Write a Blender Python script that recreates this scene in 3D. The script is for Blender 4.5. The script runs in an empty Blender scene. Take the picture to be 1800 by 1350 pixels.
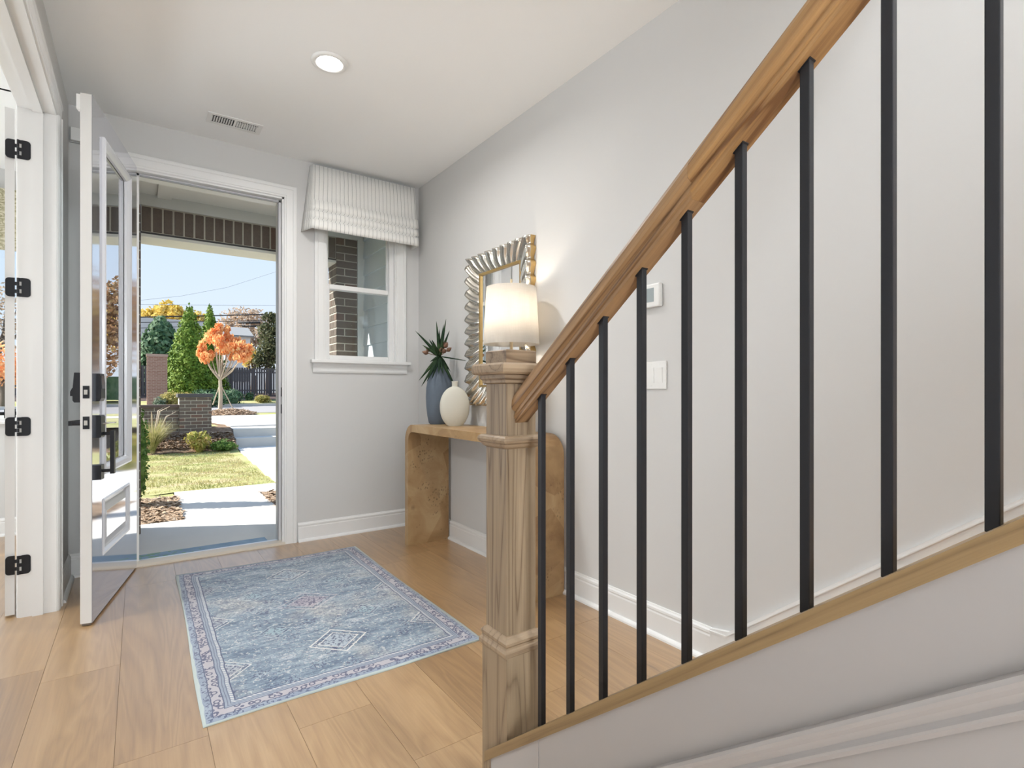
import bpy, bmesh, math, random
import numpy as np
from mathutils import Vector, Matrix
random.seed(7); RNG = np.random.default_rng(7)
S = bpy.context.scene
COL = S.collection

# ------------------------------------------------------------------ camera
FPX, YAW, HOR = 930.0, math.radians(35.2352), 687.9
CAM = (-1.8788, -3.9887, 1.0797)
cd = bpy.data.cameras.new('camera'); cam = bpy.data.objects.new('camera', cd); COL.objects.link(cam)
cam.location = CAM; cam.rotation_euler = (math.radians(90), 0, -YAW)
cd.sensor_width = 36; cd.lens = FPX / 1800 * 36; cd.shift_y = (HOR - 675) / 1800
cd.clip_start = 0.02; cd.clip_end = 400
S.camera = cam

# ------------------------------------------------------------------ view, sky, sun, added fill lights
vs = S.view_settings
vs.view_transform = 'Standard'; vs.look = 'None'; vs.gamma = 1.0; vs.use_curve_mapping = False
vs.exposure = 0.31
w = bpy.data.worlds.new('sky'); S.world = w; w.use_nodes = True
wt = w.node_tree; bg = wt.nodes['Background']
tc = wt.nodes.new('ShaderNodeTexCoord'); sx = wt.nodes.new('ShaderNodeSeparateXYZ')
rp = wt.nodes.new('ShaderNodeValToRGB')
wt.links.new(tc.outputs['Generated'], sx.inputs[0]); wt.links.new(sx.outputs['Z'], rp.inputs[0])
wt.links.new(rp.outputs[0], bg.inputs[0]); bg.inputs[1].default_value = .90
el = rp.color_ramp.elements
el[0].position = 0.0; el[0].color = (.80, .87, .94, 1)
el[1].position = 1.0; el[1].color = (.30, .50, .85, 1)
e = el.new(.10); e.color = (.72, .82, .94, 1)
e = el.new(.30); e.color = (.60, .76, .95, 1)

sun_d = bpy.data.lights.new('sun', 'SUN'); sun_d.energy = 8.6; sun_d.angle = math.radians(.55)
sun_d.color = (1, .95, .86)
sun = bpy.data.objects.new('sun', sun_d); COL.objects.link(sun); sun.location = (-21, 11, 18)
sun.rotation_euler = Vector((.710, -.374, -.598)).to_track_quat('-Z', 'Y').to_euler()

def area_light(name, loc, aim, sx_, sy_, power, col=(1, 1, 1), shape='RECTANGLE', spread=180):
    d = bpy.data.lights.new(name, 'AREA'); d.shape = shape; d.size = sx_
    if shape == 'RECTANGLE': d.size_y = sy_
    d.energy = power; d.color = col; d.spread = math.radians(spread)
    o = bpy.data.objects.new(name, d); COL.objects.link(o); o.location = loc
    o.rotation_euler = Vector(aim).to_track_quat('-Z', 'Y').to_euler()
    return o
# added area light far behind the camera, fills the hall from the rear
area_light('rear_fill_light', (-2.3, -8.85, 1.35), (0, 1, .7), 2.3, 2.1, 80, (.84, .92, 1))
# unseen area light added in the study, filling the hall through the double-door opening
area_light('study_side_fill_light', (-5.3, -.5, 1.25), (1, -.10, .55), 3.0, 1.8, 100, (.88, .945, 1))

# ------------------------------------------------------------------ helpers
def px_dir(u, v):
    x = (u - 900) / FPX; c, s = math.cos(YAW), math.sin(YAW)
    return (s + x * c, c - x * s, -(v - HOR) / FPX)
def at_depth(u, v, z):
    """point at forward distance z (m) along the direction of photo pixel (u, v)"""
    d = px_dir(u, v); return (CAM[0] + d[0] * z, CAM[1] + d[1] * z, CAM[2] + d[2] * z)

ROOT = {}
def _reg(o, parent):
    o.parent = parent
    ROOT[o.name] = parent if parent is None or ROOT.get(parent.name) is None else ROOT[parent.name]
def root_loc(parent):
    if parent is None: return Vector((0, 0, 0))
    r = parent
    while r.parent: r = r.parent
    return Vector((0, 0, 0)) if r.get('_local') else r.location
def tag(o, label=None, cat=None, group=None, kind=None):
    if label: o['label'] = label
    if cat: o['category'] = cat
    if group: o['group'] = group
    if kind: o['kind'] = kind
    return o
def thing(name, loc=(0, 0, 0), label=None, cat=None, group=None, kind=None, rotz=None):
    o = bpy.data.objects.new(name, None); COL.objects.link(o); o.location = loc
    o.empty_display_size = .1
    if rotz is not None:
        o.rotation_euler = (0, 0, rotz); o['_local'] = 1
    return tag(o, label, cat, group, kind)

class MB:
    """collects shapes, becomes one mesh"""
    def __init__(s): s.v = []; s.f = []; s.sm = []
    def add(s, verts, faces, smooth=False):
        b = len(s.v); s.v += [tuple(p) for p in verts]
        s.f += [tuple(b + i for i in f) for f in faces]; s.sm += [smooth] * len(faces); return s
    def box(s, x0, x1, y0, y1, z0, z1):
        v = [(x, y, z) for x in (x0, x1) for y in (y0, y1) for z in (z0, z1)]
        return s.add(v, [(0, 1, 3, 2), (4, 6, 7, 5), (0, 4, 5, 1), (2, 3, 7, 6), (0, 2, 6, 4), (1, 5, 7, 3)])
    def bbox(s, x0, x1, y0, y1, z0, z1, b=.003):
        """chamfered box"""
        bm = bmesh.new(); bmesh.ops.create_cube(bm, size=1)
        for vv in bm.verts:
            vv.co = ((x0 + x1) / 2 + vv.co.x * (x1 - x0), (y0 + y1) / 2 + vv.co.y * (y1 - y0), (z0 + z1) / 2 + vv.co.z * (z1 - z0))
        bmesh.ops.bevel(bm, geom=bm.edges[:], offset=b, segments=2, affect='EDGES', profile=.6)
        bm.verts.index_update()
        s.add([vv.co[:] for vv in bm.verts], [[q.index for q in f.verts] for f in bm.faces]); bm.free(); return s
    def prism(s, poly, fn, a0, a1, smooth=False):
        """poly: 2-D outline; fn(p, q, a) -> xyz; extruded from a0 to a1"""
        n = len(poly)
        v = [fn(p, q, a0) for p, q in poly] + [fn(p, q, a1) for p, q in poly]
        f = [(i, (i + 1) % n, n + (i + 1) % n, n + i) for i in range(n)]
        b = len(s.v); s.v += [tuple(p) for p in v]
        s.f += [tuple(b + i for i in q) for q in f]; s.sm += [smooth] * n
        s.f += [tuple(b + i for i in range(n - 1, -1, -1)), tuple(b + n + i for i in range(n))]; s.sm += [False, False]
        return s
    def tube(s, pts, r, n=8, caps=True, smooth=True):
        pts = [Vector(p) for p in pts]; rs = r if isinstance(r, (list, tuple)) else [r] * len(pts)
        rings = []
        for i, p in enumerate(pts):
            d = (pts[min(i + 1, len(pts) - 1)] - pts[max(i - 1, 0)]).normalized()
            up = Vector((0, 0, 1)) if abs(d.z) < .95 else Vector((1, 0, 0))
            a = d.cross(up).normalized(); b = a.cross(d)
            rings.append([p + (a * math.cos(t) + b * math.sin(t)) * rs[i] for t in [2 * math.pi * k / n for k in range(n)]])
        v = [q for g in rings for q in g]; f = []
        for i in range(len(pts) - 1):
            for k in range(n):
                f.append((i * n + k, i * n + (k + 1) % n, (i + 1) * n + (k + 1) % n, (i + 1) * n + k))
        s.add(v, f, smooth)
        if caps:
            s.add([q for q in rings[0]], [tuple(range(n - 1, -1, -1))]); s.add([q for q in rings[-1]], [tuple(range(n))])
        return s
    def lathe(s, prof, c=(0, 0, 0), n=32, fy=1.0, smooth=True, rot=0, caps=True):
        v = []
        for r, z in prof:
            for k in range(n):
                t = 2 * math.pi * k / n; x, y = r * math.cos(t), r * fy * math.sin(t)
                v.append((c[0] + x * math.cos(rot) - y * math.sin(rot), c[1] + x * math.sin(rot) + y * math.cos(rot), c[2] + z))
        f = []
        for i in range(len(prof) - 1):
            for k in range(n):
                f.append((i * n + k, i * n + (k + 1) % n, (i + 1) * n + (k + 1) % n, (i + 1) * n + k))
        s.add(v, f, smooth)
        for i in (0, len(prof) - 1) if caps else ():
            if prof[i][0] > 1e-4: s.add(v[i * n:(i + 1) * n], [tuple(range(n)) if i else tuple(range(n - 1, -1, -1))])
        return s
    def grid(s, fn, nu, nv, closed_u=False, smooth=True):
        v = [fn(i / (nu if closed_u else nu - 1), j / (nv - 1)) for i in range(nu) for j in range(nv)]
        f = []
        for i in range(nu if closed_u else nu - 1):
            for j in range(nv - 1):
                a = i * nv + j; b = ((i + 1) % nu) * nv + j
                f.append((a, b, b + 1, a + 1))
        return s.add(v, f, smooth)
    def build(s, name, mat, parent=None, **kw):
        o = obj_from(name, s.v, s.f, mat, parent, s.sm)
        return tag(o, **kw) if kw else o

def fix_normals(me):
    bm = bmesh.new(); bm.from_mesh(me); bmesh.ops.recalc_face_normals(bm, faces=bm.faces[:]); bm.to_mesh(me); bm.free()

def obj_from(name, verts, faces, mat, parent=None, smooth=None, fix=True, local=False):
    me = bpy.data.meshes.new(name)
    o = bpy.data.objects.new(name, me); COL.objects.link(o)
    if parent is not None:
        off = root_loc(parent); o.parent = parent
        if not local: verts = [(p[0] - off.x, p[1] - off.y, p[2] - off.z) for p in verts]
    else:                                   # origin at the thing's base centre
        a = np.array(verts); c = ((a[:, 0].min() + a[:, 0].max()) / 2, (a[:, 1].min() + a[:, 1].max()) / 2, a[:, 2].min())
        o.location = c; verts = [(p[0] - c[0], p[1] - c[1], p[2] - c[2]) for p in verts]
    me.from_pydata(verts, [], faces)
    if smooth is not None and any(smooth): me.polygons.foreach_set('use_smooth', smooth)
    me.update()
    if fix and len(faces) < 60000: fix_normals(me)
    if mat: me.materials.append(mat)
    return o

def box(name, x0, x1, y0, y1, z0, z1, mat, parent=None, b=0, **kw):
    m = MB()
    (m.bbox(x0, x1, y0, y1, z0, z1, b) if b else m.box(x0, x1, y0, y1, z0, z1))
    return m.build(name, mat, parent, **kw)

UNIT = {}
def unit_piece(mat, bev=.06):
    """shared unit block (chamfered) for bricks, planks, pickets"""
    k = (mat.name, bev)
    if k not in UNIT:
        m = MB(); m.bbox(-.5, .5, -.5, .5, -.5, .5, bev) if bev else m.box(-.5, .5, -.5, .5, -.5, .5)
        me = bpy.data.meshes.new('piece'); me.from_pydata(m.v, [], m.f); fix_normals(me); me.materials.append(mat); UNIT[k] = me
    return UNIT[k]
def piece(name, c, dims, mat, parent, bev=.06, rot=None):
    o = bpy.data.objects.new(name, unit_piece(mat, bev)); COL.objects.link(o); o.parent = parent
    off = root_loc(parent); o.location = (c[0] - off.x, c[1] - off.y, c[2] - off.z); o.scale = dims
    if rot: o.rotation_euler = rot
    return o

# ------------------------------------------------------------------ materials
class NM:
    def __init__(s, name):
        s.m = bpy.data.materials.new(name); s.m.use_nodes = True; s.t = s.m.node_tree
        s.b = s.t.nodes['Principled BSDF']; s.out = s.t.nodes['Material Output']
    def n(s, t, **kw):
        nd = s.t.nodes.new('ShaderNode' + t)
        for k, v in kw.items(): setattr(nd, k, v)
        return nd
    def set(s, sock, v):
        if isinstance(v, bpy.types.NodeSocket): s.t.links.new(v, sock)
        else: sock.default_value = v
    def p(s, **kw):
        for k, v in kw.items():
            s.set(s.b.inputs[{'color': 'Base Color', 'rough': 'Roughness', 'metal': 'Metallic', 'normal': 'Normal', 'ior': 'IOR', 'trans': 'Transmission Weight',
                'coat': 'Coat Weight', 'coatr': 'Coat Roughness', 'spec': 'Specular IOR Level', 'sheen': 'Sheen Weight', 'emit': 'Emission Color', 'emits': 'Emission Strength', 'alpha': 'Alpha'}[k]], v)
        return s
    def math(s, op, a, b=0.0, c=0.0, clamp=False):
        nd = s.n('Math', operation=op, use_clamp=clamp)
        s.set(nd.inputs[0], a); s.set(nd.inputs[1], b); s.set(nd.inputs[2], c); return nd.outputs[0]
    def vmath(s, op, a, b=(0, 0, 0)):
        nd = s.n('VectorMath', operation=op); s.set(nd.inputs[0], a); s.set(nd.inputs[1], b); return nd.outputs[0]
    def mix(s, f, a, b, blend='MIX'):
        nd = s.n('Mix', data_type='RGBA', blend_type=blend)
        s.set(nd.inputs[0], f); s.set(nd.inputs[6], a); s.set(nd.inputs[7], b); return nd.outputs[2]
    def pos(s): return s.n('NewGeometry').outputs['Position']
    def objc(s): return s.n('TexCoord').outputs['Object']
    def rnd(s): return s.n('ObjectInfo').outputs['Random']
    def map(s, v, scale=(1, 1, 1), rot=(0, 0, 0), loc=(0, 0, 0)):
        nd = s.n('Mapping'); s.set(nd.inputs[0], v); nd.inputs['Scale'].default_value = scale; nd.inputs['Rotation'].default_value = rot
        nd.inputs['Location'].default_value = loc; return nd.outputs[0]
    def noise(s, v, scale, detail=3, rough=.55, dist=0.0, out=0):
        nd = s.n('TexNoise'); s.set(nd.inputs['Vector'], v); nd.inputs['Scale'].default_value = scale; nd.inputs['Detail'].default_value = detail
        nd.inputs['Roughness'].default_value = rough; nd.inputs['Distortion'].default_value = dist; return nd.outputs[out]
    def voro(s, v, scale, feature='F1', out='Distance', rand=1.0):
        nd = s.n('TexVoronoi', feature=feature); s.set(nd.inputs['Vector'], v); nd.inputs['Scale'].default_value = scale
        nd.inputs['Randomness'].default_value = rand; return nd.outputs[out]
    def ramp(s, f, stops, interp='LINEAR'):
        nd = s.n('ValToRGB'); s.set(nd.inputs[0], f); r = nd.color_ramp; r.interpolation = interp
        while len(r.elements) < len(stops): r.elements.new(.5)
        for e_, (p_, c_) in zip(r.elements, stops):
            e_.position = p_; e_.color = (*c_, 1) if len(c_) == 3 else c_
        return nd.outputs[0]
    def sep(s, v):
        nd = s.n('SeparateXYZ'); s.set(nd.inputs[0], v); return nd.outputs
    def comb(s, x, y, z):
        nd = s.n('CombineXYZ'); s.set(nd.inputs[0], x); s.set(nd.inputs[1], y); s.set(nd.inputs[2], z); return nd.outputs[0]
    def bump(s, h, strength=.2, dist=.002):
        nd = s.n('Bump'); s.set(nd.inputs['Height'], h); nd.inputs['Strength'].default_value = strength; nd.inputs['Distance'].default_value = dist
        s.p(normal=nd.outputs[0]); return s

def srgb(r, g, b):
    f = lambda c: (c / 255 / 12.92) if c / 255 <= .04045 else ((c / 255 + .055) / 1.055) ** 2.4
    return (f(r), f(g), f(b), 1)

def plain(name, col, rough=.5, metal=0, spec=.5, bump=None, var=0.0, vscale=30):
    k = NM(name)
    c = (*col[:3], 1)
    if var:
        nz = k.noise(k.objc(), vscale, 4)
        c = k.mix(k.math('MULTIPLY', nz, 1.0), (*[x * (1 - var) for x in col[:3]], 1), (*[min(1, x * (1 + var)) for x in col[:3]], 1))
    k.p(color=c, rough=rough, metal=metal, spec=spec)
    if bump: k.bump(k.noise(k.objc(), bump[0], 3), bump[1], bump[2])
    return k.m

WALL = plain('wall_paint', (.645, .64, .628), .75, bump=(260, .08, .0006))
CEIL = plain('ceiling_paint', (.935, .94, .935), .85, bump=(200, .08, .0006))
TRIM = plain('white_trim_paint', (.80, .80, .79), .38)
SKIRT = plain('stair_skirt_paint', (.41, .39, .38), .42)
BLACK = plain('matte_black_metal', (.018, .019, .023), .42, .3)
BLACKH = plain('black_hardware', (.012, .013, .017), .4, .3)
SATIN = plain('satin_nickel', (.62, .60, .56), .3, 1)
WPLAST = plain('white_plastic', (.83, .83, .81), .4)
DARK = plain('dark_void', (.02, .02, .02), .9)
ALUM = plain('aluminium_sill', (.70, .72, .75), .3, .9)

def wood(name, light, dark, axis='Z', scale=1.0, rough=.45, contrast=1.0, use_pos=False, rings=26, slope=0.0):
    k = NM(name)
    v = k.pos() if use_pos else k.objc()
    if slope: v = k.map(v, rot=(math.atan(slope), 0, 0))      # grain follows the stair pitch
    rv = k.math('MULTIPLY', k.rnd(), 13.0)
    v = k.vmath('ADD', v, k.comb(rv, rv, rv))
    st = {'X': (.07, 1, 1), 'Y': (1, .07, 1), 'Z': (1, 1, .07)}[axis]
    v2 = k.map(v, scale=tuple(a * scale for a in st))
    big = k.noise(v2, 6, 2, .45, .35)
    fr = k.math('FRACT', k.math('ADD', k.math('MULTIPLY', big, rings * .62), k.math('MULTIPLY', k.noise(v2, 60, 2), .25)))
    ring = k.ramp(fr, [(0, (.0,) * 3), (.10, (.55,) * 3), (.45, (1,) * 3), (.85, (.62,) * 3), (1, (.0,) * 3)])
    ring = k.math('MULTIPLY', ring, .42)
    fine = k.noise(k.map(v, scale=tuple((a if a == 1 else .02) * scale for a in st)), 190, 3, .6)
    g = k.math('ADD', k.math('MULTIPLY', ring, .9 * contrast), k.math('MULTIPLY', fine, .55))
    g = k.math('ADD', g, k.math('MULTIPLY', k.math('SUBTRACT', k.rnd(), .5), .25))
    col = k.ramp(g, [(.20, dark), (.44, tuple(.6 * a + .4 * b for a, b in zip(light, dark))), (.70, light)])
    k.p(color=col, rough=rough); k.bump(fine, .12, .0006)
    return k.m
OAKP_L, OAKP_D = (.60, .46, .315), (.36, .245, .145)
OAK_Z = wood('stained_oak_post', (.31, .23, .148), (.10, .06, .034), 'Z', rings=30)
OAK_RAIL = wood('stained_oak_rail', (.47, .275, .115), (.17, .078, .028), 'Y', rings=30, slope=.787)
OAK_CAP = wood('stained_oak_cap', (.32, .215, .105), (.125, .074, .032), 'Y', rings=22, slope=.787)
OAK_TREAD = wood('oak_tread', (.55, .33, .15), (.34, .19, .08), 'X')

def floor_mat():
    k = NM('oak_floor_planks')
    r = k.rnd(); rv = k.math('MULTIPLY', r, 31.0)
    p_ = k.vmath('ADD', k.pos(), k.comb(rv, k.math('MULTIPLY', r, 17.0), rv))
    a = k.map(p_, scale=(1, .10, 1))
    big = k.noise(a, 5.5, 3, .5, .8)
    ring = k.math('ABSOLUTE', k.math('SUBTRACT', k.math('FRACT', k.math('MULTIPLY', big, 11)), .5))
    fine = k.noise(k.map(p_, scale=(1, .03, 1)), 160, 3, .6)
    blot = k.noise(k.map(p_, scale=(1, .35, 1)), 3.0, 2)
    g = k.math('ADD', k.math('MULTIPLY', ring, .42), k.math('MULTIPLY', fine, .38))
    g = k.math('ADD', g, k.math('MULTIPLY', blot, .32))
    g = k.math('ADD', g, k.math('MULTIPLY', k.math('SUBTRACT', r, .5), .26))
    col = k.ramp(g, [(.20, (.265, .148, .058)), (.48, (.385, .23, .10)), (.80, (.50, .325, .16))])
    kn = k.voro(k.map(p_, scale=(1, .55, 1)), 2.6, rand=1.0)
    knot = k.ramp(k.math('ADD', kn, k.math('MULTIPLY', k.math('SUBTRACT', fine, .5), .05)), [(.0, (1, 1, 1)), (.022, (.9, .9, .9)), (.06, (.22, .22, .22)), (.12, (0, 0, 0))])
    sel = k.math('GREATER_THAN', k.noise(k.map(p_, scale=(1, .6, 1)), 1.3, 1), .46)
    col = k.mix(k.math('MULTIPLY', k.math('MULTIPLY', knot, sel), .8), col, (.10, .055, .03, 1))
    k.p(color=col, rough=k.math('ADD', .30, k.math('MULTIPLY', fine, .16)), spec=.5, coat=1.0, coatr=.36)
    k.b.inputs['Coat IOR'].default_value = 1.95
    k.bump(fine, .10, .0006); return k.m
FLOOR = floor_mat()
FLOOR_GAP = plain('floor_gap', (.20, .12, .06), .8)

def burl_mat():
    k = NM('burl_veneer')
    v = k.objc()
    nz = k.noise(v, 4, 5, .6, 1.6)
    tile = k.voro(k.map(v, scale=(1, 1, 1)), 3.2, out='Color')
    t = k.sep(tile)[0]
    col = k.ramp(k.math('ADD', k.math('MULTIPLY', nz, .75), k.math('MULTIPLY', t, .28)), [(.25, (.24, .13, .055)), (.52, (.40, .25, .115)), (.8, (.54, .385, .21))])
    d = k.voro(k.map(v, scale=(1, 1, .8)), 62); clus = k.ramp(k.noise(v, 7, 3, .6), [(.56, (0, 0, 0)), (.64, (1, 1, 1))])
    spot = k.math('MULTIPLY', k.ramp(d, [(.12, (1, 1, 1)), (.42, (0, 0, 0))]), clus)
    d2 = k.voro(v, 4.2); sp2 = k.math('MULTIPLY', k.ramp(k.math('ADD', d2, k.math('MULTIPLY', nz, .06)), [(.05, (1, 1, 1)), (.09, (.5, .5, .5)), (.13, (0, 0, 0))]), k.math('GREATER_THAN', k.noise(v, 2.5, 1), .5))
    col = k.mix(k.math('MULTIPLY', spot, .75), col, (.09, .045, .02, 1))
    col = k.mix(k.math('MULTIPLY', sp2, .6), col, (.13, .065, .03, 1))
    k.p(color=col, rough=.38); return k.m
BURL = burl_mat()

def brick_mat(name, c1, c2, c3):
    k = NM(name); r = k.rnd()
    nz = k.noise(k.pos(), 38, 4, .7)
    base = k.ramp(r, [(0, c1), (.5, c2), (.85, c1), (1, c3)])
    col = k.mix(k.math('MULTIPLY', nz, .75), base, (c2[0] * 1.7, c2[1] * 1.65, c2[2] * 1.6, 1))
    k.p(color=col, rough=.9, spec=.2); k.bump(nz, .5, .004); return k.m
BRICK = brick_mat('dark_brick', (.10, .080, .070), (.135, .112, .096), (.18, .085, .062))
BRICK_TAN = brick_mat('tan_brick', (.30, .17, .12), (.34, .20, .145), (.27, .15, .11))
MORTAR = plain('mortar', (.52, .49, .42), .95, bump=(120, .5, .003))
MORTAR_TAN = plain('tan_mortar', (.42, .30, .24), .95)
SIDING = plain('pale_siding', (.66, .74, .79), .55)
FASCIA = plain('porch_trim_paint', (.74, .76, .74), .6)
SOFFIT = plain('porch_ceiling_paint', (.80, .795, .74), .7)
CONC = plain('concrete', (.62, .60, .57), .9, spec=.2, bump=(60, .3, .002), var=.06, vscale=6)
PORCHC = plain('porch_concrete', (.60, .595, .58), .85, spec=.25, bump=(60, .3, .002), var=.05, vscale=5)
ASPH = plain('road_surface', (.34, .33, .335), .9, spec=.2, var=.05)

def ground_mat(name, a, b, c, s1=6, s2=40):
    k = NM(name); p_ = k.pos()
    n1 = k.noise(p_, s1, 4, .6); n2 = k.noise(p_, s2, 3, .7)
    col = k.ramp(k.math('ADD', k.math('MULTIPLY', n1, .55), k.math('MULTIPLY', n2, .5)), [(.3, a), (.52, b), (.72, c)])
    k.p(color=col, rough=1, spec=.1); k.bump(n2, .8, .02); return k.m
MULCH = ground_mat('mulch', (.10, .06, .04), (.26, .175, .12), (.44, .33, .24), 9, 60)
CHIP = ground_mat('mulch_chips', (.17, .105, .07), (.50, .36, .25), (.85, .72, .58), 30, 90)
SOIL = ground_mat('soil', (.14, .09, .06), (.22, .15, .10), (.30, .22, .15))
def lawn_mat():
    k = NM('dormant_lawn'); p_ = k.pos()
    n1 = k.noise(k.map(p_, scale=(.35, 1.8, 1)), 1.8, 4, .6, .5); n2 = k.noise(p_, 60, 3, .7)
    col = k.ramp(k.math('ADD', k.math('MULTIPLY', n1, .8), k.math('MULTIPLY', n2, .25)), [(.30, (.16, .19, .07)), (.44, (.34, .36, .14)), (.58, (.46, .42, .22)), (.72, (.50, .41, .28))])
    k.p(color=col, rough=1, spec=.1); k.bump(n2, .6, .015); return k.m
LAWN = lawn_mat()

def leaf_mat(name, a, b, c, scale=6, trans=.35):
    a, b, c = [tuple(x * .74 for x in q) for q in (a, b, c)]
    k = NM(name); n1 = k.noise(k.pos(), scale, 3, .6)
    col = k.ramp(n1, [(.32, a), (.5, b), (.68, c)])
    k.p(color=col, rough=.7, spec=.25)
    tr = k.n('BsdfTranslucent'); k.set(tr.inputs[0], col); mx = k.n('MixShader'); mx.inputs[0].default_value = trans
    k.t.links.new(k.b.outputs[0], mx.inputs[1]); k.t.links.new(tr.outputs[0], mx.inputs[2]); k.t.links.new(mx.outputs[0], k.out.inputs[0]); return k.m
L_ARB = leaf_mat('arborvitae_leaf', (.10, .20, .025), (.22, .36, .045), (.40, .52, .09), 3, .12)
L_CED = leaf_mat('cedar_leaf', (.06, .14, .07), (.15, .28, .14), (.30, .42, .26), 3, .2)
L_ORG = leaf_mat('orange_leaf', (1.1, .40, .13), (1.28, .66, .30), (1.3, .92, .45), 4)
L_YEL = leaf_mat('yellow_leaf', (.70, .50, .10), (1.0, .78, .20), (1.05, .90, .40), 1.2)
L_TAN = leaf_mat('tan_leaf', (.55, .38, .25), (.72, .56, .42), (.80, .70, .58), 1.2)
L_MAG = leaf_mat('magnolia_leaf', (.05, .075, .035), (.16, .18, .09), (.40, .38, .22), 5)
L_HEDGE = leaf_mat('golden_hedge_leaf', (.22, .24, .06), (.52, .46, .14), (.78, .66, .30), 4)
L_BOX = leaf_mat('boxwood_leaf', (.05, .12, .025), (.13, .25, .05), (.30, .42, .12), 14)
L_SHR = leaf_mat('yellow_green_leaf', (.34, .36, .06), (.62, .60, .16), (.78, .50, .20), 8)
L_GRY = leaf_mat('grey_green_leaf', (.10, .16, .08), (.28, .36, .24), (.55, .60, .48), 5)
L_GRS = leaf_mat('fountain_grass_blade', (.35, .36, .12), (.62, .58, .26), (.78, .68, .45), 10)
BARK = plain('pale_bark', (.52, .43, .34), .9, bump=(60, .5, .004))
BARKD = plain('dark_bark', (.12, .09, .07), .9)

def glass_mat(name, refl_near=.06, tint=(1, 1, 1)):
    k = NM(name); lw = k.n('LayerWeight'); lw.inputs[0].default_value = .5
    f = k.ramp(lw.outputs['Facing'], [(0, (refl_near,) * 3), (.5, (refl_near + .03,) * 3), (.80, (.80,) * 3), (1, (1, 1, 1))])
    tr = k.n('BsdfTransparent'); tr.inputs[0].default_value = (*tint, 1); gl = k.n('BsdfGlossy'); gl.inputs['Roughness'].default_value = .0
    gl.inputs[0].default_value = (.96, .97, 1, 1)
    mx = k.n('MixShader'); k.t.links.new(f, mx.inputs[0]); k.t.links.new(tr.outputs[0], mx.inputs[1]); k.t.links.new(gl.outputs[0], mx.inputs[2])
    k.t.links.new(mx.outputs[0], k.out.inputs[0]); return k.m
GLASS = glass_mat('window_glass', .02, (.96, .98, .985))
DOORGLASS = glass_mat('door_glass', .10, (.75, .80, .82))
def gloss_door():
    k = NM('dark_gloss_door_paint'); lw = k.n('LayerWeight'); lw.inputs[0].default_value = .5
    f = k.ramp(lw.outputs['Facing'], [(0, (.05,) * 3), (.45, (.10,) * 3), (.80, (.86,) * 3), (1, (1, 1, 1))])
    df = k.n('BsdfDiffuse'); df.inputs[0].default_value = (.20, .205, .22, 1)
    gl = k.n('BsdfGlossy'); gl.inputs['Roughness'].default_value = .07; gl.inputs[0].default_value = (.95, .96, 1, 1)
    mx = k.n('MixShader'); k.t.links.new(f, mx.inputs[0]); k.t.links.new(df.outputs[0], mx.inputs[1]); k.t.links.new(gl.outputs[0], mx.inputs[2])
    k.t.links.new(mx.outputs[0], k.out.inputs[0]); return k.m
DOORX = gloss_door()
DOORB = plain('pale_gloss_bead', (.62, .63, .66), .18)
def mirror_mat():
    k = NM('mirror_glass'); k.p(color=(.88, .89, .89, 1), metal=1, rough=.02); return k.m
MIRROR = mirror_mat()
SILVER = plain('champagne_silver_leaf', (.74, .70, .63), .24, 1, var=.12, vscale=25)
GOLD = plain('antique_gold', (.58, .40, .17), .38, .9)

# ------------------------------------------------------------------ room shell
Zc = 2.743; XL = -2.21; XLB = -2.34
DX0, DX1, DZ = -1.903, -1.033, 2.455            # front door opening
WX0, WX1, WZ0, WZ1 = -.752, -.195, 1.31, 2.46   # front window opening

m = MB(); m.box(-5.4, 0.12, -9.1, .02, -.12, -.0035); m.box(-5.4, -2.14, .02, 1.45, -.12, -.0035)
fl = m.build('floor', FLOOR_GAP, kind='structure')
PW = .239; X_SEAM = -1.937
joints = {2: [-2.215], 3: [-2.56], 6: [-2.206], -1: [-1.385]}
for i in range(-15, 9):
    x0 = X_SEAM + i * PW; x1 = min(x0 + PW, 0.0); x0 = max(x0, -5.4)
    if x1 - x0 < .02: continue
    ylo, yhi = (-4.4, 0.0) if x0 > -2.5 else (-2.9, 1.43)
    if x0 < -2.9 and (i % 1): continue
    js = list(joints.get(i, []))
    yy = yhi - random.uniform(.35, 1.6)
    if js: yy = js[0] + 1.62 + random.uniform(-.2, .2)
    cuts = []
    while yy > ylo + .3:
        if all(abs(yy - j) > .5 for j in js): cuts.append(yy)
        yy -= random.uniform(1.25, 1.9)
    cuts = sorted([c_ for c_ in cuts + js if ylo < c_ < yhi], reverse=True)
    ed = [yhi] + cuts + [ylo]
    for a, b_ in zip(ed[:-1], ed[1:]):
        piece('plank', ((x0 + x1) / 2, (a + b_) / 2, -.006), (x1 - x0 - .0010, a - b_ - .0010, .012), FLOOR, fl, bev=0)
# far reaches of the house floor, out of the photograph
m = MB(); m.box(-5.4, 0, -9.0, -4.4, -.006, 0.0); m.box(-5.4, -2.42, -4.4, -2.9, -.006, 0)
m.build('plank_area', FLOOR, fl)

# ceilings (a stairwell is open above the stair)
m = MB(); m.box(-5.4, .12, -3.55, .02, Zc, Zc + .1); m.box(-5.4, -1.17, -9.1, -3.55, Zc, Zc + .1); m.box(-1.17, .12, -9.1, -6.3, Zc, Zc + .1)
m.box(-5.4, XLB + .02, 0, 1.5, Zc, Zc + .1)
m.build('ceiling', CEIL, kind='structure')
m = MB(); m.box(-1.29, -1.17, -6.42, -3.43, Zc + .1, 5.2); m.box(-1.29, .12, -3.55, -3.43, Zc + .1, 5.2); m.box(-1.29, .12, -6.42, -6.3, Zc + .1, 5.2)
m.box(-1.29, .12, -6.42, -3.43, 5.2, 5.3); m.box(-1.17, -1.16, -6.3, -3.55, Zc, Zc + .1)
m.build('wall_stairwell', WALL, kind='structure')

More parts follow.
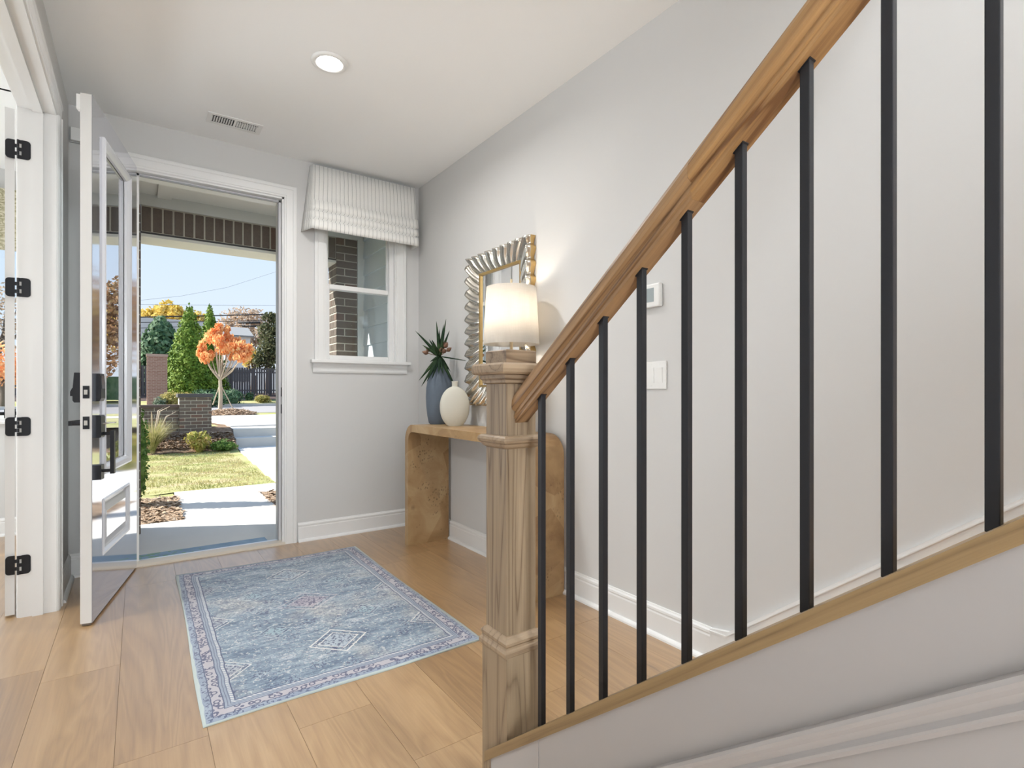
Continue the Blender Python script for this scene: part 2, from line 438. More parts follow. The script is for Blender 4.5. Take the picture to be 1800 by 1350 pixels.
m = MB()                                            # front wall around door and window
m.box(XLB + .0, DX0, 0, .14, 0, Zc); m.box(DX0, DX1, 0, .14, DZ, Zc); m.box(DX1, WX0, 0, .14, 0, Zc)
m.box(WX0, WX1, 0, .14, 0, WZ0); m.box(WX0, WX1, 0, .14, WZ1, Zc); m.box(WX1, 0.12, 0, .14, 0, Zc)
m.box(DX0, DX1, 0.02, .14, -.2, -.004)
m.build('wall_front', WALL, kind='structure')
m = MB(); m.box(0, .12, -9.1, 0, 0, 5.2); m.build('wall_right', WALL, kind='structure')
FY0, FY1, FZ = -.56, -2.34, 2.452                  # double-door opening to the study
m = MB(); m.box(XLB, XL, FY0, 0, 0, Zc); m.box(XLB, XL, FY1, FY0, FZ, Zc); m.box(XLB, XL, -3.0, FY1, 0, Zc)
m.box(-5.4, XL, -3.12, -3.0, 0, Zc)
m.build('wall_left', WALL, kind='structure')
# study shell
SX0, SX1, SZ0, SZ1 = -4.35, -2.47, .86, 2.46
m = MB(); m.box(-5.4, SX0, 1.43, 1.58, -.1, Zc); m.box(SX1, XLB, 1.43, 1.58, -.1, Zc); m.box(SX0, SX1, 1.43, 1.58, -.1, SZ0); m.box(SX0, SX1, 1.43, 1.58, SZ1, Zc)
m.box(-5.52, -5.4, -3.12, 1.58, -.1, Zc); m.box(XLB, -2.14, .14, 1.58, -.1, Zc)
m.build('wall_study', WALL, kind='structure')
# rear of the house
m = MB(); m.box(-5.52, -5.1, -9.22, -9.1, 0, Zc); m.box(-1.1, .12, -9.22, -9.1, 0, Zc); m.box(-5.1, -1.1, -9.22, -9.1, 0, .3); m.box(-5.1, -1.1, -9.22, -9.1, 2.4, Zc)
m.box(-5.52, -5.4, -9.1, -3.12, 0, Zc)
m.build('wall_back', WALL, kind='structure')

# baseboards ---------------------------------------------------------------
BB = [(0, 0), (.014, 0), (.014, .1), (.0115, .106), (.0115, .110), (.014, .113), (.013, .122), (.008, .128), (.006, .134), (0, .134)]
SHOE = [(.014, 0), (.031, 0), (.030, .008), (.026, .014), (.020, .018), (.014, .019)]
def baseboard(name, segs):
    m = MB()
    for fn, a0, a1 in segs:
        m.prism(BB, fn, a0, a1); m.prism(SHOE, fn, a0, a1)
    return m.build(name, TRIM, kind='structure')
front = lambda p, q, a: (a, -p, q)
baseboard('baseboard_front', [(front, DX1 + .088, -.014), (front, XL, DX0 - .088)])
baseboard('baseboard_right', [(lambda p, q, a: (-p, a, q), -2.82, 0)])
baseboard('baseboard_left', [(lambda p, q, a: (XL + p, a, q), FY0 + .088, 0)])
baseboard('baseboard_study', [(lambda p, q, a: (a, 1.43 - p, q), -5.4, XLB), (lambda p, q, a: (XLB - p, a, q), FY0 + .1, 1.43)])

# casing profile (w from the opening outwards, t thickness)
CAS = [(0, 0), (0, .010), (.004, .012), (.012, .012), (.016, .015), (.056, .017), (.060, .021), (.078, .021), (.083, .018), (.083, 0)]
def casing(parent, name, x0, x1, z0, z1, yf, head=True, foot=True):
    """door/window casing round an opening in a wall facing -Y"""
    def leg(x, sgn):
        MB().prism(CAS, lambda p, q, a: (x + sgn * p, yf - q, a), z0, z1 + (0 if head else 0)).build(name, TRIM, parent)
    leg(x0, -1); leg(x1, 1)
    n = len(CAS); v = [(x0 - p, yf - q, z1 + p) for p, q in CAS] + [(x1 + p, yf - q, z1 + p) for p, q in CAS]
    f = [(i, (i + 1) % n, n + (i + 1) % n, n + i) for i in range(n)] + [tuple(range(n)), tuple(range(2 * n - 1, n - 1, -1))]
    for x, sg in ((x0, -1), (x1, 1)):      # mitred tops of the legs
        vv = [(x + sg * p, yf - q, z1) for p, q in CAS] + [(x + sg * p, yf - q, z1 + p) for p, q in CAS]
        MB().add(vv, f).build(name + '_corner', TRIM, parent)
    MB().add(v, f).build('head_' + name, TRIM, parent)

# ------------------------------------------------------------------ front door
door = thing('door_1', (-1.468, 0, 0), kind='structure')
door['label'] = 'open front door with tall glass pane and white interior edge'
casing(door, 'casing', DX0 + .004, DX1 - .004, 0, DZ - .004, 0)
JT = .016
m = MB(); m.box(DX0, DX0 + JT, -.001, .15, 0, DZ); m.box(DX1 - JT, DX1, -.001, .15, 0, DZ); m.box(DX0, DX1, -.001, .15, DZ - JT, DZ)
m.box(DX1 - JT - .012, DX1 - JT, .05, .15, 0, DZ); m.box(DX0, DX1, .05, .15, DZ - JT - .012, DZ); m.box(DX0, DX0 + JT + .012, .05, .15, 0, DZ)
m.build('jamb', TRIM, door)
m = MB(); m.box(DX1 - JT - .020, DX1 - JT - .012, .036, .05, .02, DZ - .03); m.box(DX0 + .03, DX1 - .03, .036, .05, DZ - .036, DZ - .028)
m.build('weatherstrip', plain('grey_weatherstrip', (.35, .36, .37), .7), door)
for z in (.955, 1.075):
    box('strike_plate', DX1 - JT - .002, DX1 - JT + .001, .008, .034, z - .032, z + .032, BLACKH, door)
m = MB(); m.prism([(-.028, 0), (-.028, .006), (-.012, .016), (.03, .020), (.06, .020), (.06, 0)], lambda p, q, a: (a, p, q), DX0 + .0, DX1 - .0); m.build('wood_threshold', plain('threshold_strip', (.62, .55, .46), .45), door)
m = MB(); m.prism([(.06, 0), (.06, .018), (.10, .016), (.15, -.012), (.16, -.03), (.16, -.09), (.06, -.09)], lambda p, q, a: (a, p, q), DX0 + .0, DX1 - .0); m.build('metal_threshold', ALUM, door)

LW, LT = .86, .045
DIR = (-.19216, -.98136); ANG = math.atan2(DIR[1], DIR[0])
hinge = (-2.052 - DIR[0] * LW, -.881 - DIR[1] * LW)       # exterior-face corner on the hinge side
leaf = thing('_leaf', (0, 0, 0))
# leaf local frame: s from free edge towards hinge, t thickness away from the exterior face, z up
nx, ny = -DIR[1], DIR[0]                                  # exterior-face normal (towards the doorway)
def LP(s, t, z): return (-2.052 - DIR[0] * s - nx * t, -.881 - DIR[1] * s - ny * t, z)
bpy.data.objects.remove(leaf)
def lbox(m, s0, s1, t0, t1, z0, z1):
    v = [LP(s, t, z) for s in (s0, s1) for t in (t0, t1) for z in (z0, z1)]
    return m.add(v, [(0, 1, 3, 2), (4, 6, 7, 5), (0, 4, 5, 1), (2, 3, 7, 6), (0, 2, 6, 4), (1, 5, 7, 3)])
GS0, GS1, GZ0, GZ1 = .165, .675, .685, 2.31
PS0, PS1, PZ0, PZ1 = .165, .675, .275, .555
ZB, ZT = .014, 2.447
m = MB()                                                  # core with white interior face and edges
for (a, b_, c_, d_) in ((0, GS0, ZB, ZT), (GS1, LW, ZB, ZT), (GS0, GS1, ZB, PZ0), (GS0, GS1, PZ1, GZ0), (GS0, GS1, GZ1, ZT)):
    lbox(m, a, b_, .002, LT, c_, d_)
lbox(m, PS0, PS1, .014, LT - .010, PZ0, PZ1)
slab = m.build('door_slab', plain('door_white_paint', (.70, .69, .665), .45), door)
m = MB()                                                  # glossy exterior skin
for (a, b_, c_, d_) in ((0, GS0, ZB, ZT), (GS1, LW, ZB, ZT), (GS0, GS1, ZB, PZ0), (GS0, GS1, PZ1, GZ0), (GS0, GS1, GZ1, ZT)):
    lbox(m, a, b_, 0, .002, c_, d_)
m.build('exterior_face', DOORX, slab)
def frame_ring(s0, s1, z0, z1, prof):
    """mitred moulding ring; prof: (inset, t)"""
    m = MB(); cs = []
    for ins, t in prof: cs.append([LP(s0 + ins, t, z0 + ins), LP(s1 - ins, t, z0 + ins), LP(s1 - ins, t, z1 - ins), LP(s0 + ins, t, z1 - ins)])
    v = [p for c_ in cs for p in c_]
    f = [(i * 4 + k, i * 4 + (k + 1) % 4, (i + 1) * 4 + (k + 1) % 4, (i + 1) * 4 + k) for i in range(len(cs) - 1) for k in range(4)]
    return m.add(v, f)
frame_ring(GS0 - .012, GS1 + .012, GZ0 - .012, GZ1 + .012, [(0, 0), (.002, -.010), (.012, -.014), (.022, -.010), (.030, -.006), (.042, .004), (.044, .016)]).build('glazing_bead', DOORB, slab)
frame_ring(GS0 - .008, GS1 + .008, GZ0 - .008, GZ1 + .008, [(0, LT), (.002, LT + .008), (.03, LT + .004), (.04, LT - .01)]).build('inner_glazing_bead', TRIM, slab)
lbox(MB(), GS0, GS1, .018, .024, GZ0, GZ1).build('glass', DOORGLASS, slab)
frame_ring(PS0, PS1, PZ0, PZ1, [(0, 0), (.006, -.006), (.014, -.004), (.022, .012), (.034, .012), (.07, .003), (.075, .002)]).build('panel_moulding', DOORB, slab)
lbox(MB(), PS0 + .074, PS1 - .074, .002, .016, PZ0 + .074, PZ1 - .074).build('raised_panel', DOORX, slab)
# hardware
def lprism(m, poly, s0, s1):      # poly in (t, z)
    n = len(poly); v = [LP(s0, t, z) for t, z in poly] + [LP(s1, t, z) for t, z in poly]
    return m.add(v, [(i, (i + 1) % n, n + (i + 1) % n, n + i) for i in range(n)] + [tuple(range(n)), tuple(range(2 * n - 1, n - 1, -1))])
dz = 1.098
db = lprism(MB(), [(0, dz - .065), (-.020, dz - .065), (-.027, dz - .05), (-.027, dz + .02), (-.022, dz + .065), (0, dz + .065)], .028, .092).build('keypad_deadbolt', BLACKH, door)
lprism(MB(), [(-.0275, dz - .005), (-.0285, dz - .005), (-.0255, dz + .055), (-.0245, dz + .055)], .036, .084).build('keypad', plain('keypad_glass', (.02, .02, .025), .1), db)
db2 = lprism(MB(), [(LT, dz - .07), (LT + .03, dz - .07), (LT + .036, dz - .06), (LT + .036, dz - .01), (LT + .03, dz + .068), (LT, dz + .068)], .028, .092).build('interior_deadbolt', BLACKH, door)
lprism(MB(), [(LT + .036, dz - .04), (LT + .052, dz - .04), (LT + .052, dz - .02), (LT + .044, dz - .002), (LT + .036, dz - .002)], .054, .066).build('thumb_turn', BLACKH, db2)
hz = .915
hs = lprism(MB(), [(0, hz - .052), (-.024, hz - .052), (-.027, hz - .045), (-.027, hz + .045), (-.024, hz + .052), (0, hz + .052)], .028, .09).build('handle_set', BLACKH, door)
m = MB(); m.tube([LP(.058, -.02, hz - .035), LP(.058, -.062, hz - .035)], .0075, 8); m.tube([LP(.058, -.02, hz - .21), LP(.058, -.062, hz - .21)], .0075, 8)
lbox(m, .046, .070, -.072, -.056, hz - .225, hz - .022); m.build('pull_grip', BLACKH, hs)
lprism(MB(), [(0, hz - .25), (-.025, hz - .25), (-.025, hz - .182), (0, hz - .182)], .034, .084).build('grip_mount', BLACKH, hs)
m = MB(); m.tube([LP(.058, -.025, hz + .012), LP(.058, -.05, hz + .016)], .005, 6); lbox(m, .045, .071, -.075, -.045, hz + .013, hz + .019); m.build('thumb_latch', SATIN, hs)
m = MB(); m.tube([LP(.06, LT, hz + .015), LP(.06, LT + .055, hz + .015)], .010, 10); lbox(m, .05, .17, LT + .045, LT + .058, hz + .005, hz + .027);
m.build('interior_lever', BLACKH, door)
for z in (dz - .022, hz + .02):
    pl = lbox(MB(), -.002, .001, .010, .035, z - .029, z + .029).build('latch_plate', BLACKH, door)
    lbox(MB(), -.009, -.002, .016, .029, z - .011, z + .011).build('latch_bolt', SATIN, pl)
lbox(MB(), .0, .03, LT, LT + .014, ZT - .075, ZT - .008).build('door_sensor', WPLAST, door)
lbox(MB(), .004, LW - .004, .006, .04, .004, ZB).build('door_sweep', plain('door_sweep_rubber', (.16, .13, .10), .8), door)

# ------------------------------------------------------------------ front window and roman shade
win = thing('window_1', (-.47, .05, WZ0), kind='structure')
casing(win, 'casing', WX0 + .004, WX1 - .004, WZ0, WZ1, 0)
m = MB(); m.box(WX0, WX0 + .012, -.001, .14, WZ0, WZ1); m.box(WX1 - .012, WX1, -.001, .14, WZ0, WZ1); m.box(WX0, WX1, -.001, .14, WZ1 - .012, WZ1); m.box(WX0, WX1, .03, .14, WZ0, WZ0 + .012)
m.build('jamb', TRIM, win)
m = MB(); m.bbox(WX0 - .108, WX1 + .108, -.052, .05, WZ0 - .022, WZ0 + .002, .006); m.build('window_sill', TRIM, win)
m = MB(); m.prism([(0, 0), (.010, 0), (.014, .012), (.014, .045), (.018, .055), (.022, .07), (0, .07)], lambda p, q, a: (a, -p, WZ0 - .092 + q), WX0 - .09, WX1 + .09); m.build('apron', TRIM, win)
MR = 1.868
def sash(name, z0, z1, y, rail_b, rail_t):
    a, b_ = WX0 + .012, WX1 - .012; st = .034
    m = MB(); m.bbox(a, a + st, y, y + .03, z0, z1, .004); m.bbox(b_ - st, b_, y, y + .03, z0, z1, .004)
    m.bbox(a + st, b_ - st, y, y + .03, z0, z0 + rail_b, .004); m.bbox(a + st, b_ - st, y, y + .03, z1 - rail_t, z1, .004)
    s_ = m.build(name, TRIM, win)
    box('pane', a + st - .004, b_ - st + .004, y + .012, y + .018, z0 + rail_b - .004, z1 - rail_t + .004, GLASS, s_)
sash('lower_sash', WZ0 + .012, MR + .018, .045, .03, .036)
sash('upper_sash', MR - .018, WZ1 - .012, .082, .036, .04)
box('screen_stop', WX1 - .045, WX1 - .012, .03, .045, WZ0 + .012, WZ1 - .012, TRIM, win)

def stripe_fabric():
    k = NM('pinstriped_linen'); c = k.sep(k.objc())
    u = k.sep(k.n('TexCoord').outputs['UV'])[0]; n1 = k.noise(k.objc(), 150, 3)
    uu = k.math('ADD', u, k.math('MULTIPLY', k.math('SUBTRACT', k.noise(k.objc(), 14, 2), .5), .004))
    fr = k.math('FRACT', k.math('DIVIDE', uu, .0295)); d = k.math('ABSOLUTE', k.math('SUBTRACT', fr, .5))
    line = k.math('MULTIPLY', k.math('LESS_THAN', d, .055), k.math('ADD', .35, k.math('MULTIPLY', n1, .6)))
    base = k.mix(n1, (.82, .81, .775, 1), (.94, .93, .90, 1))
    k.p(color=k.mix(line, base, (.26, .26, .25, 1)), rough=.95, sheen=.2); k.bump(n1, .35, .001); return k.m
STRIPE = stripe_fabric()
sh = thing('roman_shade', (-.47, -.06, 2.2), 'white pinstriped roman shade folded above the small window', 'shade')
ZTOP, ZBOT = 2.712, 2.228
# front profile: (z, y) from top to hem, with stacked folds near the bottom
prof = [(ZTOP, -.060), (2.60, -.080), (2.50, -.092), (2.452, -.098), (2.440, -.116), (2.40, -.128), (2.374, -.134), (2.368, -.106), (2.362, -.108), (2.357, -.132), (2.335, -.138), (2.312, -.142),
        (2.306, -.114), (2.300, -.116), (2.295, -.140), (2.275, -.146), (2.254, -.148), (ZBOT, -.142)]
def flare(z): return (ZTOP - z) / (ZTOP - ZBOT)
def shade_xy(t, z, y):
    k = flare(z); bulge = .012 * math.sin(min(1, k * 1.2) * math.pi)
    L, R = -.853 - .030 * k, -.062 - .006 * k; Lw, Rw = -.862 - .062 * k, -.052 - .012 * k
    if t < .12: a = t / .12; return (Lw + (L - Lw) * a, -.002 + (y + .002) * a, z)
    if t > .88: a = (1 - t) / .12; return (Rw + (R - Rw) * a, -.002 + (y + .002) * a, z)
    a = (t - .12) / .76; return (L + (R - L) * a, y - .006 * math.sin(a * 9 + z * 20) * k * .5 - bulge * math.sin(a * math.pi) * .6, z)
m = MB()
ts = [0, .04, .08, .12] + [.12 + .76 * i / 30 for i in range(1, 30)] + [.88, .92, .96, 1]
v = [shade_xy(t, z, y) for t in ts for z, y in prof]; n = len(prof)
m.add(v, [(i * n + j, (i + 1) * n + j, (i + 1) * n + j + 1, i * n + j + 1) for i in range(len(ts) - 1) for j in range(n - 1)], True)
fab = m.build('fabric', STRIPE, sh)
uvl = fab.data.uv_layers.new(name='cloth'); tu = [(.79 * (t - .12) / .76) if .12 <= t <= .88 else (-.14 * (.12 - t) / .12 if t < .12 else .79 + .14 * (t - .88) / .12) for t in ts]
for lp in fab.data.loops: uvl.data[lp.index].uv = (tu[lp.vertex_index // n], prof[lp.vertex_index % n][0])
sm = fab.modifiers.new('thick', 'SOLIDIFY'); sm.thickness = .003
box('headrail', -.84, -.075, -.055, -.004, ZTOP - .03, ZTOP - .002, TRIM, sh)
box('hem_bar', -.86, -.075, -.128, -.120, ZBOT + .004, ZBOT + .03, TRIM, sh)

# ------------------------------------------------------------------ study opening, french door, study window
fd = thing('door_2', (XL, -1.4, 0), kind='structure')
fd['label'] = 'white glazed study door folded back, seen edge-on with black hinges'
m = MB(); m.box(XLB - .004, XL + .004, FY0 - .018, FY0, 0, FZ); m.box(XLB - .004, XL + .004, FY1, FY1 + .018, 0, FZ); m.box(XLB - .004, XL + .004, FY1, FY0, FZ - .018, FZ)
m.build('jamb', TRIM, fd)
m = MB(); m.box(XLB + .045, XLB + .085, FY0 - .030, FY0 - .018, 0, FZ - .018); m.box(XLB + .045, XLB + .085, FY1 + .018, FY1 + .030, 0, FZ - .018); m.box(XLB + .045, XLB + .085, FY1 + .018, FY0 - .018, FZ - .030, FZ - .018)
m.build('door_stop', TRIM, fd)
for (xf, sg) in ((XL, 1), (XLB, -1)):
    MB().prism(CAS, lambda p, q, a: (xf + sg * q, FY0 - .012 + p, a), 0, FZ - .006).build('casing', TRIM, fd)
    MB().prism(CAS, lambda p, q, a: (xf + sg * q, FY1 + .012 - p, a), 0, FZ - .006).build('casing', TRIM, fd)
    MB().prism(CAS, lambda p, q, a: (xf + sg * q, a, FZ - .012 + p), FY1 - .07, FY0 + .07).build('head_casing', TRIM, fd)
# leaf folded right back into the study
hx, hy = -2.362, -.548; fdir = Vector((-.143, .990, 0)).normalized(); fn_ = Vector((fdir.y, -fdir.x, 0))
def FP(s, t, z): return (hx + fdir.x * s - fn_.x * t, hy + fdir.y * s - fn_.y * t, z)
def fbox(m, s0, s1, t0, t1, z0, z1):
    v = [FP(s, t, z) for s in (s0, s1) for t in (t0, t1) for z in (z0, z1)]
    return m.add(v, [(0, 1, 3, 2), (4, 6, 7, 5), (0, 4, 5, 1), (2, 3, 7, 6), (0, 2, 6, 4), (1, 5, 7, 3)])
FW = .86; FT = .034
m = MB(); fbox(m, 0, .11, 0, FT, .012, FZ - .022); fbox(m, FW - .11, FW, 0, FT, .012, FZ - .022); fbox(m, .11, FW - .11, 0, FT, .012, .24); fbox(m, .11, FW - .11, 0, FT, FZ - .14, FZ - .022)
fleaf = m.build('door_slab', TRIM, fd)
for i in range(1, 5):
    z = .24 + (FZ - .38) * i / 5; fbox(MB(), .11, FW - .11, .006, FT - .006, z - .011, z + .011).build('muntin', TRIM, fleaf)
for i in range(5):
    z0 = .24 + (FZ - .38) * i / 5 + .011; z1 = .24 + (FZ - .38) * (i + 1) / 5 - .011
    fbox(MB(), .11, FW - .11, FT / 2 - .002, FT / 2 + .002, z0, z1).build('pane', GLASS, fleaf)
def rrect(x0, x1, z0, z1, r, sides):
    """outline with rounded corners on the chosen sides ('l' and/or 'r')"""
    pts = []
    for (cx_, cz_, a0, on) in ((x1 - r, z0 + r, -90, 'r' in sides), (x1 - r, z1 - r, 0, 'r' in sides), (x0 + r, z1 - r, 90, 'l' in sides), (x0 + r, z0 + r, 180, 'l' in sides)):
        if on: pts += [(cx_ + r * math.cos(math.radians(a0 + k * 22.5)), cz_ + r * math.sin(math.radians(a0 + k * 22.5))) for k in range(5)]
        else: pts += [(x1 if cx_ > (x0 + x1) / 2 else x0, z0 if cz_ < (z0 + z1) / 2 else z1)]
    return pts
for z in (.253, .912, 1.575, 2.232):
    yj = FY0 - .018
    m = MB().prism(rrect(-2.3335, -2.301, z - .045, z + .045, .014, 'r'), lambda p, q, a: (p, a, q), yj - .003, yj + .0005)
    for k in (0, 2, 4): m.box(-2.342, -2.3334, yj - .003, yj - .0005, z - .045 + k * .018, z - .028 + k * .018)
    hg = m.build('hinge', BLACKH, fd)
    m = MB().prism(rrect(-2.392, -2.3585, z - .045, z + .045, .014, 'l'), lambda p, q, a: (p, a, q), yj + .0085, yj + .012)
    for k in (1, 3): m.box(-2.3586, -2.349, yj + .0085, yj + .011, z - .045 + k * .018, z - .028 + k * .018)
    m.build('hinge_leaf', BLACKH, hg)
    m = MB()
    for k in range(5):
        m.tube([(-2.3455, yj - .004, z - .045 + k * .018), (-2.3455, yj - .004, z - .028 + k * .018)], .0045, 10)
    m.build('hinge_knuckle', BLACKH, hg)
for sg in (1, -1):
    t0 = FT if sg > 0 else 0
    m = MB(); m.tube([FP(.80, t0, .95), FP(.80, t0 + sg * .05, .95)], .010, 8); m.tube([FP(.80, t0, .95), FP(.80, t0 + sg * .008, .95)], .027, 14)
    m.tube([FP(.80, t0 + sg * .045, .95), FP(.69, t0 + sg * .045, .95)], .008, 8); m.build('door_lever', BLACKH, fleaf)

sw = thing('window_2', (-3.4, 1.43, SZ0), kind='structure')
casing(sw, 'casing', SX0 + .004, SX1 - .004, SZ0, SZ1, 1.43)
m = MB(); m.bbox(SX0 - .1, SX1 + .1, 1.375, 1.5, SZ0 - .022, SZ0, .005); m.build('window_sill', TRIM, sw)
m = MB()
for x in (SX0, (SX0 + SX1) / 2 - .035, SX1 - .04): m.box(x, x + (.07 if x not in (SX0, SX1 - .04) else .04), 1.49, 1.53, SZ0, SZ1)
m.box(SX0, SX1, 1.49, 1.53, SZ0, SZ0 + .04); m.box(SX0, SX1, 1.49, 1.53, SZ1 - .04, SZ1)
m.build('sash', TRIM, sw)
for a, b_ in ((SX0 + .04, (SX0 + SX1) / 2 - .035), ((SX0 + SX1) / 2 + .035, SX1 - .04)):
    box('pane', a, b_, 1.507, 1.513, SZ0 + .04, SZ1 - .04, GLASS, sw)
box('wainscot_cap', -5.4, SX0 - .1, 1.405, 1.43, .80, .84, TRIM, sw)
def ikat():
    k = NM('patterned_tan_fabric'); v = k.objc(); n1 = k.noise(k.map(v, scale=(1, 1, 2.2)), 22, 3, .6, 1.5)
    k.p(color=k.ramp(n1, [(.38, (.30, .28, .17)), (.5, (.52, .48, .33)), (.62, (.70, .66, .52))]), rough=.95); return k.m
ss = thing('patterned_shade', (-3.4, 1.36, 2.1), 'tan patterned fabric shade over the study window', 'shade')
m = MB()
sp = [(2.58, 1.37), (2.30, 1.365), (2.24, 1.35), (2.22, 1.355), (2.18, 1.345), (2.16, 1.35), (2.118, 1.345)]
m.add([(x, y, z) for x in (SX0 - .06, SX1 + .06) for z, y in sp] + [(x, 1.405, z) for x in (SX0 - .06, SX1 + .06) for z, y in sp],
      [(j, 7 + j, 8 + j, j + 1) for j in range(6)] + [(14 + j, j, j + 1, 15 + j) for j in range(6)] + [(7 + j, 21 + j, 22 + j, 8 + j) for j in range(6)] + [(0, 14, 21, 7)])
m.build('fabric', ikat(), ss)

def vent_grille(name, x0, x1, y0, y1, label):
    v_ = thing(name, ((x0 + x1) / 2, (y0 + y1) / 2, Zc - .006), label, 'vent')
    m = MB(); b_ = .024
    for a in ((x0, x1, y0, y0 + b_), (x0, x1, y1 - b_, y1), (x0, x0 + b_, y0 + b_, y1 - b_), (x1 - b_, x1, y0 + b_, y1 - b_), ((x0 + x1) / 2 - .006, (x0 + x1) / 2 + .006, y0 + b_, y1 - b_)):
        m.box(*a, Zc - .006, Zc - .0005)
    m.build('frame', WPLAST, v_)
    box('duct', x0 + b_, x1 - b_, y0 + b_, y1 - b_, Zc - .0016, Zc - .0006, DARK, v_)
    for half in (0, 1):
        xa = x0 + b_ if half == 0 else (x0 + x1) / 2 + .006; xb = (x0 + x1) / 2 - .006 if half == 0 else x1 - b_
        for i in range(9):
            x = xa + (xb - xa) * (i + .5) / 9; tl = .005 * (1 if half else -1)
            MB().add([(x - .0045, y0 + b_ + .012, Zc - .001), (x - .0045 + tl, y0 + b_ + .012, Zc - .0065), (x + .001, y0 + b_ + .012, Zc - .001), (x + .001 + tl, y0 + b_ + .012, Zc - .0065),
                      (x - .0045, y1 - b_ - .012, Zc - .001), (x - .0045 + tl, y1 - b_ - .012, Zc - .0065), (x + .001, y1 - b_ - .012, Zc - .001), (x + .001 + tl, y1 - b_ - .012, Zc - .0065)],
                     [(0, 1, 3, 2), (4, 6, 7, 5), (0, 4, 5, 1), (2, 3, 7, 6), (0, 2, 6, 4), (1, 5, 7, 3)]).build('louver', WPLAST, v_)
vent_grille('ceiling_vent', -1.54, -1.24, -.39, -.248, 'white slotted air vent in the ceiling above the front door')
vent_grille('ceiling_vent', -2.72, -2.378, -.74, -.60, 'small air vent in the study ceiling past the opening')

def recessed_light(x, y, power, label, group=None):
    t = thing('recessed_light', (x, y, Zc - .012), label, 'light', group)
    m = MB(); m.lathe([(.088, .0115), (.086, .004), (.080, 0), (.066, .001), (.060, .008), (.058, .0115)], (x, y, Zc - .012), 40); m.build('trim_ring', WPLAST, t)
    k = bpy.data.materials.get('lamp_diffuser')
    if not k:
        q = NM('lamp_diffuser'); q.p(color=(.9, .9, .9, 1), emit=(1, .97, .92, 1), emits=6.0); k = q.m
    m = MB(); m.lathe([(.0, .0), (.058, .0)], (x, y, Zc - .004), 32); m.build('diffuser', k, t)
    area_light('recessed_bulb', (x, y, Zc - .016), (0, 0, -1), .11, .11, power, (1, .985, .965), 'DISK', 165).parent = None
recessed_light(-1.09, -1.274, 14, 'round white recessed downlight glowing in the hall ceiling')
recessed_light(-3.8, -1.2, 20, 'added unseen round downlight in the study ceiling')  # unseen downlight added to brighten the study and hall
def fill_globe_light(x, y, z, power, label):
    t = thing('fill_globe', (x, y, Zc), label, 'light')
    q_ = NM('fill_globe_glow'); r_ = .26
    q_.p(color=(.9, .9, .9, 1), emit=(.91, .96, 1, 1), emits=power / (math.pi * 4 * math.pi * r_ * r_))
    m = MB(); m.tube([(x, y, Zc - .001), (x, y, z + r_ - .01)], .008, 8); m.lathe([(.06, 0), (.06, -.02), (.01, -.03)], (x, y, Zc - .001), 20); m.build('stem', BLACKH, t)
    MB().lathe([(r_ * math.sin(a), -r_ * math.cos(a)) for a in [math.pi * i / 14 for i in range(15)]], (x, y, z), 24).build('globe', q_.m, t)
fill_globe_light(-1.95, -5.7, 1.75, 120, 'added unseen glowing globe that fills the hall with light')  # made-up glowing globe, added behind the camera to light the hall
area_light('stairwell_fill_light', (-.55, -4.9, 5.1), (0, 0, -1), .5, .5, 95, (.90, .955, 1), 'DISK')  # unseen light added above the stairs to brighten their wall

# door chime on the front wall
ch = thing('door_chime', (-2.165, -.001, 2.535), 'small white chime box on the wall beside the front door', 'chime')
MB().bbox(-2.198, -2.128, -.034, -.001, 2.532, 2.606, .004).build('cover', WPLAST, ch)
box('base', -2.204, -2.124, -.010, -.0005, 2.526, 2.612, plain('grey_plastic', (.45, .45, .44), .5), ch)

# thermostat and switch plate on the right wall
th_ = thing('thermostat', (-.001, -2.417, 1.447), 'white wall thermostat with grey screen between the balusters', 'thermostat')
MB().bbox(-.026, -.001, -2.476, -2.358, 1.452, 1.556, .007).build('housing', WPLAST, th_)
box('screen', -.0275, -.0255, -2.447, -2.378, 1.475, 1.536, plain('lcd_screen', (.36, .41, .42), .25), th_)
swp = thing('switch_plate', (-.001, -2.44, 1.09), 'white double rocker light switch plate below the thermostat', 'switch')
MB().bbox(-.008, -.0005, -2.499, -2.381, 1.090, 1.213, .003).build('plate', WPLAST, swp)
for yc in (-2.463, -2.417):
    MB().prism([(-.0075, 1.118), (-.0095, 1.118), (-.0125, 1.185), (-.0075, 1.185)], lambda p, q, a: (p, a, q), yc - .0165, yc + .0165).build('rocker', WPLAST, swp)
    for z in (1.104, 1.199): MB().tube([(-.0075, yc, z), (-.009, yc, z)], .003, 8).build('screw', WPLAST, swp)

# ------------------------------------------------------------------ staircase
st = thing('staircase', (-.58, -2.95, 0), 'oak newel and handrail with black square balusters on a white stair', 'staircase')
T = .787
XR = -1.102; XO, XI = -1.172, -1.032           # cap outer / inner edges
def ztop(y): return .180 + T * (-2.868 - y)   # top of the oak cap
Y_TOP = -6.1
def slab_sl(m, x0, x1, ya, yb, off_top, off_bot):
    """board that follows the stair slope between ya (low) and yb (high); offsets are vertical from the cap top"""
    v = [(x, y, ztop(y) + o) for x in (x0, x1) for y in (ya, yb) for o in (off_bot, off_top)]
    return m.add(v, [(0, 1, 3, 2), (4, 6, 7, 5), (0, 4, 5, 1), (2, 3, 7, 6), (0, 2, 6, 4), (1, 5, 7, 3)])
CT = .026
m = MB(); slab_sl(m, XO, XI, -2.949, Y_TOP, 0, -CT); slab_sl(m, XO, -1.1595, -2.868, -2.949, 0, -CT)
capo = m.build('stair_cap', OAK_CAP, st)
m = MB(); v = [(x, y, z) for x in (XO, -1.1595) for (y, z) in ((-2.868, 0), (-2.888, 0), (-2.888, ztop(-2.888) - CT - .0005), (-2.868, ztop(-2.868) - CT - .0005))]
